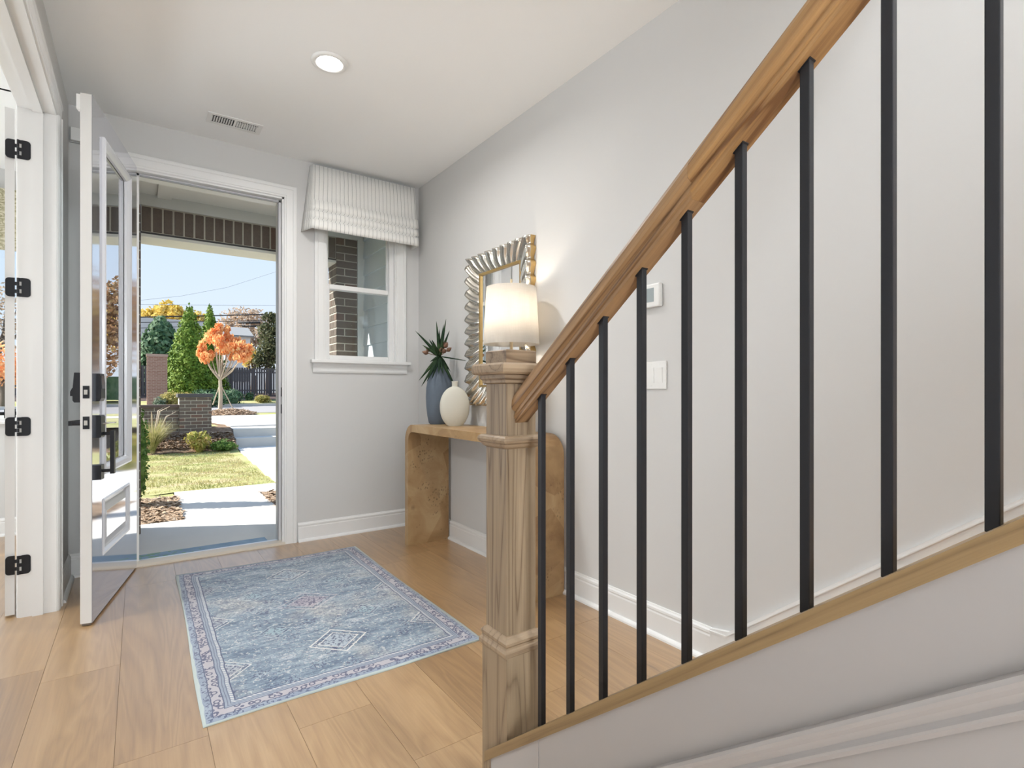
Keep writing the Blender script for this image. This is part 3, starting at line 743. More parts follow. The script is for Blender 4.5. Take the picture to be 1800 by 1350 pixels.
m.add(v, [(0, 1, 2, 3), (7, 6, 5, 4), (0, 4, 5, 1), (1, 5, 6, 2), (2, 6, 7, 3), (3, 7, 4, 0)]); m.build('cap_end_strip', OAK_Z, st)
# knee wall: end panel, long skirt board, moulding, wall below
XS = -1.1665
def poly_yz(m, pts, x0, x1):
    n = len(pts); v = [(x0, *p) for p in pts] + [(x1, *p) for p in pts]
    return m.add(v, [(i, (i + 1) % n, n + (i + 1) % n, n + i) for i in range(n)] + [tuple(range(n)), tuple(range(2 * n - 1, n - 1, -1))])
ysm = -3.081
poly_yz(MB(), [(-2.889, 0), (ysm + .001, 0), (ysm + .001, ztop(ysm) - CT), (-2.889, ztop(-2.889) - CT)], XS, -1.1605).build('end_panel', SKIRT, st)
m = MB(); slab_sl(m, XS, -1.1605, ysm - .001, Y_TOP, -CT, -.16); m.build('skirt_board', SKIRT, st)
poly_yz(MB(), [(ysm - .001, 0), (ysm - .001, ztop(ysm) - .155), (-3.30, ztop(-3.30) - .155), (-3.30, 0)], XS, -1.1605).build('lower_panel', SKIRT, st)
MP = [(0, -.150), (.016, -.151), (.0175, -.157), (.016, -.163), (.0105, -.170), (.0065, -.180), (.0085, -.184), (.0105, -.187), (.0105, -.191), (.006, -.196), (.003, -.199), (0, -.200)]
n = len(MP); v = [(XS - p + .0005, y, ztop(y) + o) for y in (-3.06, Y_TOP) for p, o in MP]
MB().add(v, [(i, (i + 1) % n, n + (i + 1) % n, n + i) for i in range(n)] + [tuple(range(n)), tuple(range(2 * n - 1, n - 1, -1))]).build('skirt_moulding', SKIRT, st)
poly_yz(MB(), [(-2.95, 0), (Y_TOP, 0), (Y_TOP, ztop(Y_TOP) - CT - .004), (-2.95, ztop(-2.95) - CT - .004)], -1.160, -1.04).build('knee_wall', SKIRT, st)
# newel
def sq(m, cx_, cy_, prof):
    """square section stack: prof (half width, z)"""
    v = [(cx_ + sx_ * h_, cy_ + sy_ * h_, z) for h_, z in prof for sx_, sy_ in ((-1, -1), (1, -1), (1, 1), (-1, 1))]
    n = len(prof); f = [(i * 4 + k, i * 4 + (k + 1) % 4, (i + 1) * 4 + (k + 1) % 4, (i + 1) * 4 + k) for i in range(n - 1) for k in range(4)]
    return m.add(v, f + [(3, 2, 1, 0), tuple((n - 1) * 4 + k for k in range(4))])
NX, NY = XR, -2.8835
nw = sq(MB(), NX, NY, [(.045, .43), (.045, 1.13)]).build('newel_post', OAK_Z, st)
sq(MB(), NX, NY - .008, [(.0555, 0), (.0555, .442)]).build('newel_base', OAK_Z, nw)
OAK_X = wood('stained_oak_moulding', (.325, .235, .15), (.125, .076, .042), 'X', rings=20)
sq(MB(), NX, NY - .004, [(.0590, .436), (.0605, .440), (.0605, .448), (.058, .452), (.0555, .455), (.0545, .460), (.0570, .464), (.0570, .470), (.052, .476), (.047, .480), (.0455, .482)]).build('base_moulding', OAK_X, nw)
sq(MB(), NX, NY, [(.0455, .938), (.052, .943), (.0545, .947), (.0555, .950), (.0605, .954), (.0625, .960), (.0605, .966), (.055, .970), (.0455, .971)]).build('collar_moulding', OAK_X, nw)
sq(MB(), NX, NY, [(.0455, 1.098), (.0525, 1.101), (.0525, 1.107), (.0575, 1.112), (.0575, 1.1205), (.069, 1.122), (.0725, 1.127), (.0735, 1.135), (.0725, 1.144), (.068, 1.1495), (.047, 1.150)]).build('cap_moulding', OAK_X, nw)
sq(MB(), NX, NY, [(.046, 1.149), (.046, 1.180), (.0435, 1.1825)]).build('cap_block', OAK_X, nw)
# handrail in two joined lengths
RP = [(-.019, .0), (.019, .0), (.019, .010), (.0225, .012), (.0225, .019), (.019, .022), (.019, .027), (.0285, .034), (.0295, .042), (.0285, .055), (.024, .066), (.014, .073), (0, .0755)]
RP = RP + [(-p, q) for p, q in RP[-2:1:-1]]
def zrail(y): return 1.002 + T * (-2.9285 - y)
def rail(y0, y1, mt):
    n = len(RP); v = [(XR + p, y, zrail(y) + q) for y in (y0, y1) for p, q in RP]
    return MB().add(v, [(i, (i + 1) % n, n + (i + 1) % n, n + i) for i in range(n)] + [tuple(range(n - 1, -1, -1)), tuple(range(n, 2 * n))]).build('handrail', mt, st)
rail(-2.9288, -3.437, wood('oak_rail_lower', (.40, .24, .115), (.15, .078, .036), 'Y', rings=30, slope=.787)); rail(-3.4375, Y_TOP, OAK_RAIL)
# balusters
BS = .0068
for i in range(30):
    y = -3.011 - .1008 * i
    z0, z1 = ztop(y) - .004, zrail(y) + .006
    m = MB(); m.bbox(XR - BS, XR + BS, y - BS, y + BS, z0, z1, .0012); bo = m.build('baluster', BLACK, st)
    v = [(XR + sx_ * .0085, y + sy_ * .0085, zrail(y + sy_ * .0085) + o) for o in (-.0012, .002) for sx_, sy_ in ((-1, -1), (1, -1), (1, 1), (-1, 1))]
    MB().add(v, [(3, 2, 1, 0), (4, 5, 6, 7), (0, 1, 5, 4), (1, 2, 6, 5), (2, 3, 7, 6), (3, 0, 4, 7)]).build('socket_shade', BLACK, bo)  # thin black plate imitating the shadowed hole at the baluster top
# treads, risers, wall skirt
RISE, RUN = .1925, .2446
for i in range(13):
    y0 = -2.955 - RUN * i; z = RISE * (i + 1)
    MB().bbox(XI - .004, -.018, y0 - RUN - .0, y0 + .022, z - .026, z, .006).build('tread', OAK_TREAD, st)
    box('riser', XI - .004, -.018, y0 - .018, y0, z - RISE, z - .026, TRIM, st)
zs = lambda y: .215 + T * (-2.884 - y)
m = MB(); poly_yz(m, [(-2.72, 0), (-2.72, .134), (-2.80, zs(-2.80)), (Y_TOP, zs(Y_TOP)), (Y_TOP, zs(Y_TOP) - .40), (-3.0, 0)], -.017, -.0005)
poly_yz(m, [(-2.72, .128), (-2.79, zs(-2.79) - .010), (Y_TOP, zs(Y_TOP) - .010), (Y_TOP, zs(Y_TOP) - .016), (-2.79, zs(-2.79) - .016), (-2.72, .122)], -.021, -.015)
m.build('wall_skirt', TRIM, st)

# ------------------------------------------------------------------ rug
def rug_mat():
    k = NM('faded_oriental_rug'); o = k.objc(); c = k.sep(o); x, y = c[0], c[1]
    HX, HY = .523, .837
    wob = k.math('MULTIPLY', k.math('SUBTRACT', k.noise(o, 12, 2), .5), .012)
    ax = k.math('ADD', k.math('ABSOLUTE', x), wob); ay = k.math('ADD', k.math('ABSOLUTE', y), wob)
    d = k.math('MINIMUM', k.math('SUBTRACT', HX, ax), k.math('SUBTRACT', HY, ay))
    n1 = k.noise(k.map(o, scale=(.7, 2.2, 1)), 5, 5, .65); n2 = k.noise(o, 90, 2, .7); n3 = k.noise(o, 3.0, 3)
    n4 = k.noise(k.map(o, scale=(.5, 3, 1)), 26, 3, .7)
    fade = k.math('ADD', k.math('MULTIPLY', n1, .55), k.math('MULTIPLY', n4, .45))
    fieldc = k.ramp(fade, [(.32, (.065, .10, .16)), (.44, (.16, .225, .30)), (.54, (.30, .375, .44)), (.66, (.52, .55, .59))])
    fieldc = k.mix(k.ramp(n3, [(.52, (0, 0, 0)), (.68, (.6, .6, .6))]), fieldc, (.56, .535, .49, 1))
    NAVY = (.055, .065, .14, 1); CREAM = (.74, .72, .68, 1); PINK = (.47, .385, .40, 1)
    # scattered small woven motifs: dark specks grouped in patches, drawn on a coarse knot grid
    q = k.vmath('SNAP', o, (.0045, .0045, .0045))
    sp = k.math('GREATER_THAN', k.noise(q, 95, 1), .55); patch = k.ramp(k.voro(k.map(o, scale=(1, 1, 0)), 9), [(.26, (1, 1, 1)), (.42, (.12, .12, .12))])
    col = k.mix(k.math('MULTIPLY', k.math('MULTIPLY', sp, patch), .75), fieldc, NAVY)
    sp2 = k.math('GREATER_THAN', k.noise(q, 75, 1), .62)
    col = k.mix(k.math('MULTIPLY', sp2, .5), col, CREAM)
    col = k.mix(k.math('MULTIPLY', k.math('GREATER_THAN', k.noise(q, 130, 1), .60), .4), col, NAVY)
    col = k.mix(k.math('MULTIPLY', k.math('MULTIPLY', k.math('GREATER_THAN', k.noise(q, 48, 1), .60), n3), .8), col, (.12, .15, .24, 1))
    def diamond(cx_, cy_, hx_, hy_, fill, fillf, edge=CREAM, ef=.9):
        nonlocal col
        r = k.math('ADD', k.math('DIVIDE', k.math('ABSOLUTE', k.math('SUBTRACT', x, cx_)), hx_), k.math('DIVIDE', k.math('ABSOLUTE', k.math('SUBTRACT', y, cy_)), hy_))
        r = k.math('ADD', r, k.math('MULTIPLY', k.math('SUBTRACT', n2, .5), .10))
        ring = lambda a, b_: k.math('MULTIPLY', k.math('GREATER_THAN', r, a), k.math('LESS_THAN', r, b_))
        ins = k.math('LESS_THAN', r, .62)
        col = k.mix(k.math('MULTIPLY', ins, fillf), col, fill)
        col = k.mix(k.math('MULTIPLY', k.math('MULTIPLY', ins, sp), .8), col, NAVY)
        col = k.mix(k.math('MULTIPLY', ring(.64, .70), ef), col, edge)
        col = k.mix(k.math('MULTIPLY', k.math('MULTIPLY', ring(.70, .88), sp), .8), col, NAVY)
        col = k.mix(k.math('MULTIPLY', ring(.92, 1.0), ef), col, edge)
    diamond(.010, -.490, .125, .122, (.50, .56, .62, 1), .6)
    diamond(.010, .020, .150, .125, (.50, .40, .45, 1), .55, (.60, .52, .54, 1), .5)
    diamond(.015, .487, .122, .118, (.42, .52, .60, 1), .5, CREAM, .65)
    for yy in (-.505, -.01, .47):
        for xx in (-.42, .425):
            diamond(xx, yy, .09, .085, (.45, .45, .50, 1), .45, CREAM, .75 if yy < .2 else .45)
    for xx, yy in ((-.20, -.25), (.215, -.25), (.22, .25), (-.21, .25)):
        diamond(xx, yy, .075, .075, (.36, .50, .55, 1), .6, (.60, .70, .73, 1), .45)
    # border
    inb = k.math('LESS_THAN', d, .104)
    vb = k.voro(k.map(o, scale=(1, 1, 0)), 44)
    motif = k.math('MULTIPLY', k.math('GREATER_THAN', vb, .30), k.math('LESS_THAN', vb, .52))
    bc = k.mix(n1, (.17, .22, .31, 1), (.42, .46, .52, 1))
    col = k.mix(inb, col, bc)
    band = lambda a, b_: k.math('MULTIPLY', k.math('GREATER_THAN', d, a), k.math('LESS_THAN', d, b_))
    main = band(.034, .066)
    col = k.mix(k.math('MULTIPLY', main, .85), col, k.mix(n3, PINK, (.50, .52, .55, 1)))
    col = k.mix(k.math('MULTIPLY', k.math('MULTIPLY', main, motif), .85), col, NAVY)
    col = k.mix(k.math('MULTIPLY', k.math('MULTIPLY', band(.012, .032), sp), .7), col, NAVY)
    for a, b_, f_ in ((.030, .0335, .8), (.0665, .070, .85), (.077, .080, .6), (.086, .089, .6), (.1005, .1045, .9)):
        col = k.mix(k.math('MULTIPLY', band(a, b_), f_), col, NAVY)
    dash = k.math('GREATER_THAN', k.math('FRACT', k.math('MULTIPLY', k.math('ADD', x, y), 62)), .5)
    col = k.mix(k.math('MULTIPLY', k.math('MULTIPLY', band(.090, .100), dash), .7), col, CREAM)
    col = k.mix(k.math('LESS_THAN', d, .0085), col, (.46, .52, .50, 1))
    k.p(color=col, rough=.95, spec=.2, sheen=.3); k.bump(n2, .4, .002); return k.m
RUGM = rug_mat()
HX, HY = .523, .837
m = MB(); nu, nv = 40, 60
def rug_top(a, b_):
    x, y = -HX + 2 * HX * a, -HY + 2 * HY * b_
    bx = .004 * math.sin(b_ * 7 + .5) * (1 if a < .02 or a > .98 else .6)
    z = .0085 + .0012 * math.sin(x * 9 + y * 4) + (.010 * math.exp(-((a - .0) ** 2 / .02 + (b_ - 1) ** 2 / .004)))
    ed = min(a, 1 - a, b_, 1 - b_); z -= .003 if ed < .001 else 0
    return (x + bx * (2 * a - 1), y + .004 * math.sin(a * 8), z)
m.grid(rug_top, nu, nv)
per = [(i, 0) for i in range(nu)] + [(nu - 1, j) for j in range(1, nv)] + [(i, nv - 1) for i in range(nu - 2, -1, -1)] + [(0, j) for j in range(nv - 2, 0, -1)]
base = len(m.v)
for i, j in per:
    p_ = m.v[i * nv + j]; m.v.append((p_[0], p_[1], .0005))
for k_ in range(len(per)):
    a = per[k_][0] * nv + per[k_][1]; b_ = per[(k_ + 1) % len(per)]; b_ = b_[0] * nv + b_[1]
    m.f.append((a, b_, base + (k_ + 1) % len(per), base + k_)); m.sm.append(False)
m.f.append(tuple(base + k_ for k_ in range(len(per)))); m.sm.append(False)
rug = bpy.data.objects.new('rug', bpy.data.meshes.new('rug')); COL.objects.link(rug)
rug.data.from_pydata(m.v, [], m.f); rug.data.polygons.foreach_set('use_smooth', m.sm); fix_normals(rug.data); rug.data.materials.append(RUGM)
rug.location = (-1.180, -1.200, 0); rug.rotation_euler = (0, 0, math.radians(-.3))
tag(rug, 'faded blue oriental rug with diamond medallions on the oak floor', 'rug')

# ------------------------------------------------------------------ console table
ct = thing('console_table', (-.18, -1.175, 0), 'burl wood waterfall console table with rounded corners against the wall', 'console')
YA, YB, HT = -.506, -1.842, .850; TK = .05; R1, R2 = .115, .068
def arch(y0, y1, h_, r, n=10):
    pts = [(y0, 0)]
    pts += [(y0 - r + r * math.cos(math.radians(a)), h_ - r + r * math.sin(math.radians(a))) for a in [90 * i / n for i in range(n + 1)]]
    pts += [(y1 + r - r * math.sin(math.radians(a)), h_ - r + r * math.cos(math.radians(a))) for a in [90 * i / n for i in range(n + 1)]]
    return pts + [(y1, 0)]
def console_piece(name, sel):
    o_, i_ = arch(YA, YB, HT, R1), arch(YA - TK, YB + TK, HT - TK, R2)
    m = MB(); o_, i_ = [o_[q] for q in sel], [i_[q] for q in sel]; n = len(sel)
    v = [(x, *p) for x in (-.342, -.022) for p in o_] + [(x, *p) for x in (-.342, -.022) for p in i_]
    f = []
    for q in range(n - 1):
        f += [(q, q + 1, n + q + 1, n + q), (2 * n + q, 3 * n + q, 3 * n + q + 1, 2 * n + q + 1), (q, 2 * n + q, 2 * n + q + 1, q + 1), (n + q, n + q + 1, 3 * n + q + 1, 3 * n + q)]
    f += [(0, n, 3 * n, 2 * n), (n - 1, 3 * n - 1, 4 * n - 1, 2 * n - 1)]
    return m.add(v, f).build(name, BURL, ct)
NA = len(arch(0, 1, 1, .1))
console_piece('leg', range(0, 6)); console_piece('tabletop', range(5, NA - 5)); console_piece('leg', range(NA - 6, NA))

# ------------------------------------------------------------------ vases, plant, lamp, mirror
wv = thing('moon_vase', (-.165, -.905, HT), 'cream flat round vase standing in front of the blue vase', 'vase')
CREAMC = plain('cream_ceramic', (.60, .59, .52), .55, bump=(60, .12, .001)); 
vdir = math.atan2(-.905 - CAM[1], -.165 - CAM[0]) - math.pi / 2 + .12      # face roughly the room
prof = []
Hb, Rb = .262, .099
for i in range(0, 25):
    t = i / 24; z = t * Hb; a = (t - .5) * 2
    r = Rb * math.sqrt(max(0, 1 - (abs(a) ** 2.2) * .82)) if a < 0 else Rb * math.sqrt(max(0, 1 - a ** 2 * .965))
    prof.append((r, z))
prof += [(.019, Hb + .004), (.0185, Hb + .012), (.0195, Hb + .030), (.023, Hb + .034), (.021, Hb + .035), (.015, Hb + .03), (.013, Hb - .01)]
MB().lathe(prof, (-.165, -.905, HT), 48, fy=.40, rot=vdir).build('body', CREAMC, wv)
bv = thing('blue_vase', (-.150, -.660, HT), 'tall slate blue vase holding a spiky plant', 'vase')
BLUEC = plain('slate_blue_ceramic', (.105, .135, .175), .6, var=.18, vscale=12)
prof = [(.066, 0), (.076, .01), (.086, .06), (.093, .12), (.096, .19), (.093, .255), (.083, .315), (.066, .36), (.050, .388), (.043, .40), (.043, .41), (.036, .41), (.034, .37)]
MB().lathe(prof, (-.150, -.660, HT), 48, fy=.62, rot=vdir).build('body', BLUEC, bv)
pl = thing('spiky_plant', (-.150, -.660, HT + .40), 'dark green spiky succulent with brown buds in the blue vase', 'plant')
LEAFG = leaf_mat('agave_leaf', (.012, .035, .018), (.022, .055, .025), (.06, .11, .04), 9, .08); BUD = plain('brown_bud', (.17, .085, .05), .6, var=.3, vscale=40)
cR = Vector((math.cos(YAW), -math.sin(YAW), 0)); cF = Vector((math.sin(YAW), math.cos(YAW), 0)); UP = Vector((0, 0, 1))
pb = Vector((-.150, -.660, HT + .475)); zs_ = 3.73 / FPX
def spike(dx, dy, depth=0, w_=.012, droop=0.0, name='leaf'):
    """pointed channelled leaf; dx, dy in photo pixels from the crown"""
    tip = cR * dx * zs_ + UP * dy * zs_ + cF * depth; n = 7; m = MB(); v = []
    side = tip.cross(cF); side = side.normalized() if side.length > 1e-5 else cR
    nrm = side.cross(tip).normalized()
    for i in range(n):
        t = i / (n - 1); c_ = pb + tip * t - UP * (droop * t * t) + nrm * 0
        wd = w_ * (math.sin(min(1, t * 2.2 + .25) * math.pi / 2)) * (1 - t) ** .75 + .0004
        v += [c_ - side * wd, c_ - nrm * wd * .55, c_ + side * wd]
    f = [(i * 3 + a, i * 3 + a + 1, i * 3 + a + 4, i * 3 + a + 3) for i in range(n - 1) for a in (0, 1)]
    o = m.add(v, f, True).build(name, LEAFG, pl); o.modifiers.new('t', 'SOLIDIFY').thickness = .0015
for a in ((-44, 47, .02), (-36, 40, -.03), (-20, 32, .04), (-5, 62, -.02), (-2, 50, .04), (6, 58, .03), (12, 66, -.02), (16, 48, .05), (-28, 20, -.06), (-10, 28, -.09), (54, -8, .0, .006), (-36, -42, -.02), (-30, -52, -.05), (-20, -44, -.07),
          (-10, -40, -.10), (-16, -30, .05), (2, -32, -.11, .016), (10, -34, -.10), (24, -46, -.04), (30, -56, -.02), (18, -25, .03), (-26, -24, .03), (-12, -10, -.12, .014), (8, 14, -.11, .013)):
    spike(a[0], a[1], a[2], a[3] if len(a) > 3 else .015, .004)
for dx, dy, dp, ln in ((-23, 6, -.03, .03), (-20, 12, .02, .026), (5, 10, -.06, .03), (12, 18, -.04, .034), (15, 12, .02, .03), (8, 22, .03, .03), (10, 8, -.07, .03)):
    c_ = pb + cR * dx * zs_ + UP * dy * zs_ + cF * dp; ax = (c_ - pb).normalized()
    m = MB(); m.tube([c_ - ax * ln * .6, c_ - ax * ln * .35, c_, c_ + ax * ln * .45, c_ + ax * ln * .9], [.003, .012, .0165, .011, .001], 10); m.tube([pb, c_ - ax * ln * .5], .0025, 5); m.build('bud', BUD, pl)

LXc, LYc = -.195, -1.598
lamp = thing('table_lamp', (LXc, LYc, HT), 'lit table lamp with white linen drum shade before the mirror', 'lamp')
MB().lathe([(.075, 0), (.075, .012), (.045, .02), (.05, .05), (.085, .12), (.095, .19), (.08, .27), (.045, .33), (.025, .36), (.02, .375)], (LXc, LYc, HT), 40).build('base', CREAMC, lamp)
MB().lathe([(.009, .37), (.009, .50), (.016, .505), (.016, .56), (.006, .565), (.004, .83), (.007, .835), (.006, .85)], (LXc, LYc, HT), 16).build('stem', plain('brass', (.72, .60, .40), .35, 1), lamp)
def shade_mat():
    k = NM('linen_lampshade'); v = k.objc(); n1 = k.math('ADD', k.noise(k.map(v, scale=(1, 1, .06)), 240, 2), k.noise(k.map(v, scale=(.06, .06, 1)), 300, 2))
    col = k.mix(k.math('MULTIPLY', n1, .5), (.74, .70, .64, 1), (.90, .87, .82, 1))
    df = k.n('BsdfDiffuse'); tr = k.n('BsdfTranslucent'); k.set(df.inputs[0], col); k.set(tr.inputs[0], col); mx = k.n('MixShader'); mx.inputs[0].default_value = .5
    k.t.links.new(df.outputs[0], mx.inputs[1]); k.t.links.new(tr.outputs[0], mx.inputs[2]); k.t.links.new(mx.outputs[0], k.out.inputs[0]); return k.m
z0, z1 = 1.338, 1.652
MB().lathe([(.1555, z0 - HT), (.1380, z1 - HT), (.1365, z1 - HT), (.1540, z0 - HT), (.1555, z0 - HT)], (LXc, LYc, HT), 64, caps=False).build('lamp_shade', shade_mat(), lamp)
m = MB(); m.tube([(LXc - .139, LYc, z1 - .02), (LXc + .139, LYc, z1 - .02)], .0015, 6); m.tube([(LXc, LYc - .139, z1 - .02), (LXc, LYc + .139, z1 - .02)], .0015, 6); m.build('spider', SATIN, lamp)
q = NM('bulb_glow'); q.p(color=(.9, .9, .9, 1), emit=(1, .84, .62, 1), emits=9.0)
MB().lathe([(.0, 0), (.012, .004), (.026, .04), (.022, .065), (.0, .085)], (LXc, LYc, HT + .565), 20).build('bulb', q.m, lamp)
pd = bpy.data.lights.new('lamp_bulb_light', 'POINT'); pd.energy = 3.4; pd.color = (1, .89, .76); pd.shadow_soft_size = .03
po = bpy.data.objects.new('lamp_bulb_light', pd); COL.objects.link(po); po.location = (LXc, LYc, HT + .675)

mi = thing('wall_mirror', (-.001, -1.215, .985), 'tall mirror in a rippled silver and gold frame on the wall', 'mirror')
MY0, MY1, MZ0, MZ1 = -1.572, -.858, .985, 1.985; FWD = .128
def per_pt(s, ins):
    """point on the rectangle perimeter, inset by ins; s in metres along the outer perimeter"""
    Wd, Hh = MY1 - MY0, MZ1 - MZ0; L = 2 * (Wd + Hh); s %= L
    cs = [(MY0, MZ0), (MY1, MZ0), (MY1, MZ1), (MY0, MZ1)]; ls = [Wd, Hh, Wd, Hh]; k_ = 0
    while s > ls[k_]: s -= ls[k_]; k_ += 1
    t = s / ls[k_]; a, b_ = cs[k_], cs[(k_ + 1) % 4]
    ci = [(MY0 + ins, MZ0 + ins), (MY1 - ins, MZ0 + ins), (MY1 - ins, MZ1 - ins), (MY0 + ins, MZ1 - ins)]
    a2, b2 = ci[k_], ci[(k_ + 1) % 4]
    return a2[0] + (b2[0] - a2[0]) * t, a2[1] + (b2[1] - a2[1]) * t
PER = 2 * (MY1 - MY0 + MZ1 - MZ0); NR = 40
def mirror_face(u, t):
    s = u * PER; ph = 2 * math.pi * NR * u + 1.1 * math.sin(t * 3.0) + .5 * math.sin(u * 37)
    rip = math.sin(ph); sh_ = (rip + .35 * math.sin(2 * ph + .6))
    env = math.sin(min(1, t * 1.3) * math.pi) * .5 + .5 * (1 - t)
    ins = t * FWD + .010 * (1 - t) ** 2 * (1 - rip) * .9
    y, z = per_pt(s + .008 * math.sin(ph) * t * 0, ins)
    h_ = .046 * (1 - t) ** .8 * .9 + .020 + .0125 * sh_ * (1 - t * .75)
    if t < .06: h_ *= .55
    return (-h_, y, z)
MB().grid(mirror_face, 720, 14, closed_u=True).build('frame', SILVER, mi)
def mirror_side(u, t):
    p_ = mirror_face(u, 0); return (p_[0] * (1 - t) - .002 * t, p_[1], p_[2])
MB().grid(mirror_side, 720, 3, closed_u=True).build('frame_edge', GOLD, mi)
m = MB()
for ins0, ins1 in ((FWD - .004, FWD + .009),):
    a = [(MY0 + ins0, MZ0 + ins0), (MY1 - ins0, MZ0 + ins0), (MY1 - ins0, MZ1 - ins0), (MY0 + ins0, MZ1 - ins0)]; b_ = [(MY0 + ins1, MZ0 + ins1), (MY1 - ins1, MZ0 + ins1), (MY1 - ins1, MZ1 - ins1), (MY0 + ins1, MZ1 - ins1)]
    v = [(-.004, *p_) for p_ in a] + [(-.026, *p_) for p_ in a] + [(-.022, *p_) for p_ in b_] + [(-.008, *p_) for p_ in b_]
    m.add(v, [(i * 4 + k_, i * 4 + (k_ + 1) % 4, (i + 1) * 4 + (k_ + 1) % 4, (i + 1) * 4 + k_) for i in range(3) for k_ in range(4)])
m.build('inner_bead', GOLD, mi)
box('mirror_glass', -.012, -.008, MY0 + FWD, MY1 - FWD, MZ0 + FWD, MZ1 - FWD, MIRROR, mi)

# ------------------------------------------------------------------ porch
PZ = -.095
box('porch_slab', -2.14, .02, .14, 1.70, -.25, PZ, PORCHC, kind='structure')
def brick_stack(parent, x0, x1, y0, y1, z0, z1, ch=.0745, mt=BRICK, joint=.010, proud=.004, core=MORTAR):
    """square pier of single bricks round a mortar core"""
    box('mortar_core', x0 + proud, x1 - proud, y0 + proud, y1 - proud, z0, z1, core, parent)
    n = int(round((z1 - z0) / ch)); ch = (z1 - z0) / n; wx, wy = x1 - x0, y1 - y0; d = .09
    for k_ in range(n):
        z = z0 + ch * (k_ + .5); hgt = ch - joint
        if k_ % 2 == 0:
            xs = [(x0, x1)]; ys = [(y0 + d + joint, y1 - d - joint)]
        else:
            xs = [(x0, x0 + wx * .40 - joint / 2), (x0 + wx * .40 + joint / 2, x1)]; ys = [(y0 + d + joint, (y0 + y1) / 2), ((y0 + y1) / 2 + joint, y1 - d - joint)]
        for a, b_ in xs:
            piece('brick', ((a + b_) / 2, y0 + d / 2, z), (b_ - a, d, hgt), mt, parent)
            piece('brick', ((a + b_) / 2, y1 - d / 2, z), (b_ - a, d, hgt), mt, parent)
        for a, b_ in ys:
            if b_ - a > .02:
                piece('brick', (x0 + d / 2, (a + b_) / 2, z), (d, b_ - a, hgt), mt, parent)
                piece('brick', (x1 - d / 2, (a + b_) / 2, z), (d, b_ - a, hgt), mt, parent)
pc = thing('porch_column', (-.17, 1.435, PZ), 'dark brick porch column with pale mortar outside the small window', 'column')
brick_stack(pc, -.276, -.065, 1.30, 1.57, PZ, 2.61)
pc2 = thing('porch_pier', (-1.98, 1.435, PZ), 'dark brick porch pier beside the open front door', 'column')
brick_stack(pc2, -2.10, -1.862, 1.30, 1.57, PZ, 2.61)
pbm = thing('porch_beam', (-1.07, 1.435, 2.35), 'dark brick soldier course beam spanning the porch entrance', 'beam')
box('mortar_core', -1.861, -.277, 1.306, 1.57, 2.392, 2.614, MORTAR, pbm)
nb = 21; pw_ = (-.276 + 1.862) / nb
for i in range(nb):
    x = -1.862 + pw_ * (i + .5)
    piece('brick', (x + random.uniform(-.001, .001), 1.345, 2.499), (pw_ - .013, .09, .200), BRICK, pbm)
box('steel_lintel', -1.861, -.277, 1.30, 1.57, 2.376, 2.392, plain('dark_steel', (.06, .058, .06), .6), pbm)
box('soffit_board', -1.861, -.277, 1.298, 1.585, 2.352, 2.376, SOFFIT, pbm)
box('trim_1', -2.14, .02, 1.292, 1.320, 2.609, 2.702, FASCIA, kind='structure')
pcl = box('ceiling_porch', -2.14, .12, .14, 1.60, 2.702, 2.74, SOFFIT, kind='structure')
for x in (-1.70, -.56): box('batten', x - .05, x + .05, .14, 1.292, 2.684, 2.702, SOFFIT, pcl)
box('roof', -5.6, .6, -.1, 1.74, 2.85, 3.0, plain('roof_underside', (.4, .4, .4), .8), kind='structure')
ws = box('wall_porch', .012, .12, .14, 1.60, -.2, 2.702, SIDING, kind='structure')
for i in range(16):
    z = -.05 + .177 * i
    m = MB(); m.prism([(.012, z), (-.010, z), (.006, min(2.70, z + .185)), (.012, min(2.70, z + .185))], lambda p, q, a: (p, a, q), .14, 1.282); m.build('siding_board', SIDING, ws)
box('trim_2', -.066, .03, 1.282, 1.31, PZ, 2.612, FASCIA, kind='structure')
def brickwall_mat():
    k = NM('far_brickwork'); b_ = k.n('TexBrick'); k.set(b_.inputs['Vector'], k.pos())
    k.set(b_.inputs['Vector'], k.map(k.pos(), rot=(math.radians(90), 0, 0)))
    b_.inputs['Color1'].default_value = (.12, .095, .085, 1); b_.inputs['Color2'].default_value = (.15, .12, .10, 1); b_.inputs['Mortar'].default_value = (.5, .47, .4, 1)
    b_.inputs['Scale'].default_value = 1; b_.inputs['Brick Width'].default_value = .21; b_.inputs['Row Height'].default_value = .0745; b_.inputs['Mortar Size'].default_value = .01
    k.p(color=b_.outputs[0], rough=.95); return k.m
m = MB(); m.box(-5.52, SX0, 1.58, 1.68, -.2, 2.85); m.box(SX1, -2.10, 1.58, 1.68, -.2, 2.85); m.box(SX0, SX1, 1.58, 1.68, -.2, SZ0); m.box(SX0, SX1, 1.58, 1.68, SZ1, 2.85); m.box(-2.14, -2.08, .14, 1.30, -.05, 2.70)
m.build('wall_exterior', brickwall_mat(), kind='structure')
def mat_mat():
    k = NM('leaf_print_mat'); v = k.map(k.objc(), scale=(1, 1, 0)); n1 = k.voro(v, 22); n2 = k.noise(v, 9, 2)
    lf = k.math('MULTIPLY', k.math('LESS_THAN', n1, .42), k.math('LESS_THAN', k.sep(k.objc())[0], -.02))
    k.p(color=k.mix(lf, k.mix(n2, (.16, .25, .36, 1), (.30, .42, .55, 1)), (.20, .34, .24, 1)), rough=.9); return k.m
m = MB(); m.bbox(-1.88, -1.055, .17, .60, PZ + .001, PZ + .014, .005); m.build('doormat', mat_mat(), label='blue doormat with green leaf print on the porch', cat='mat')

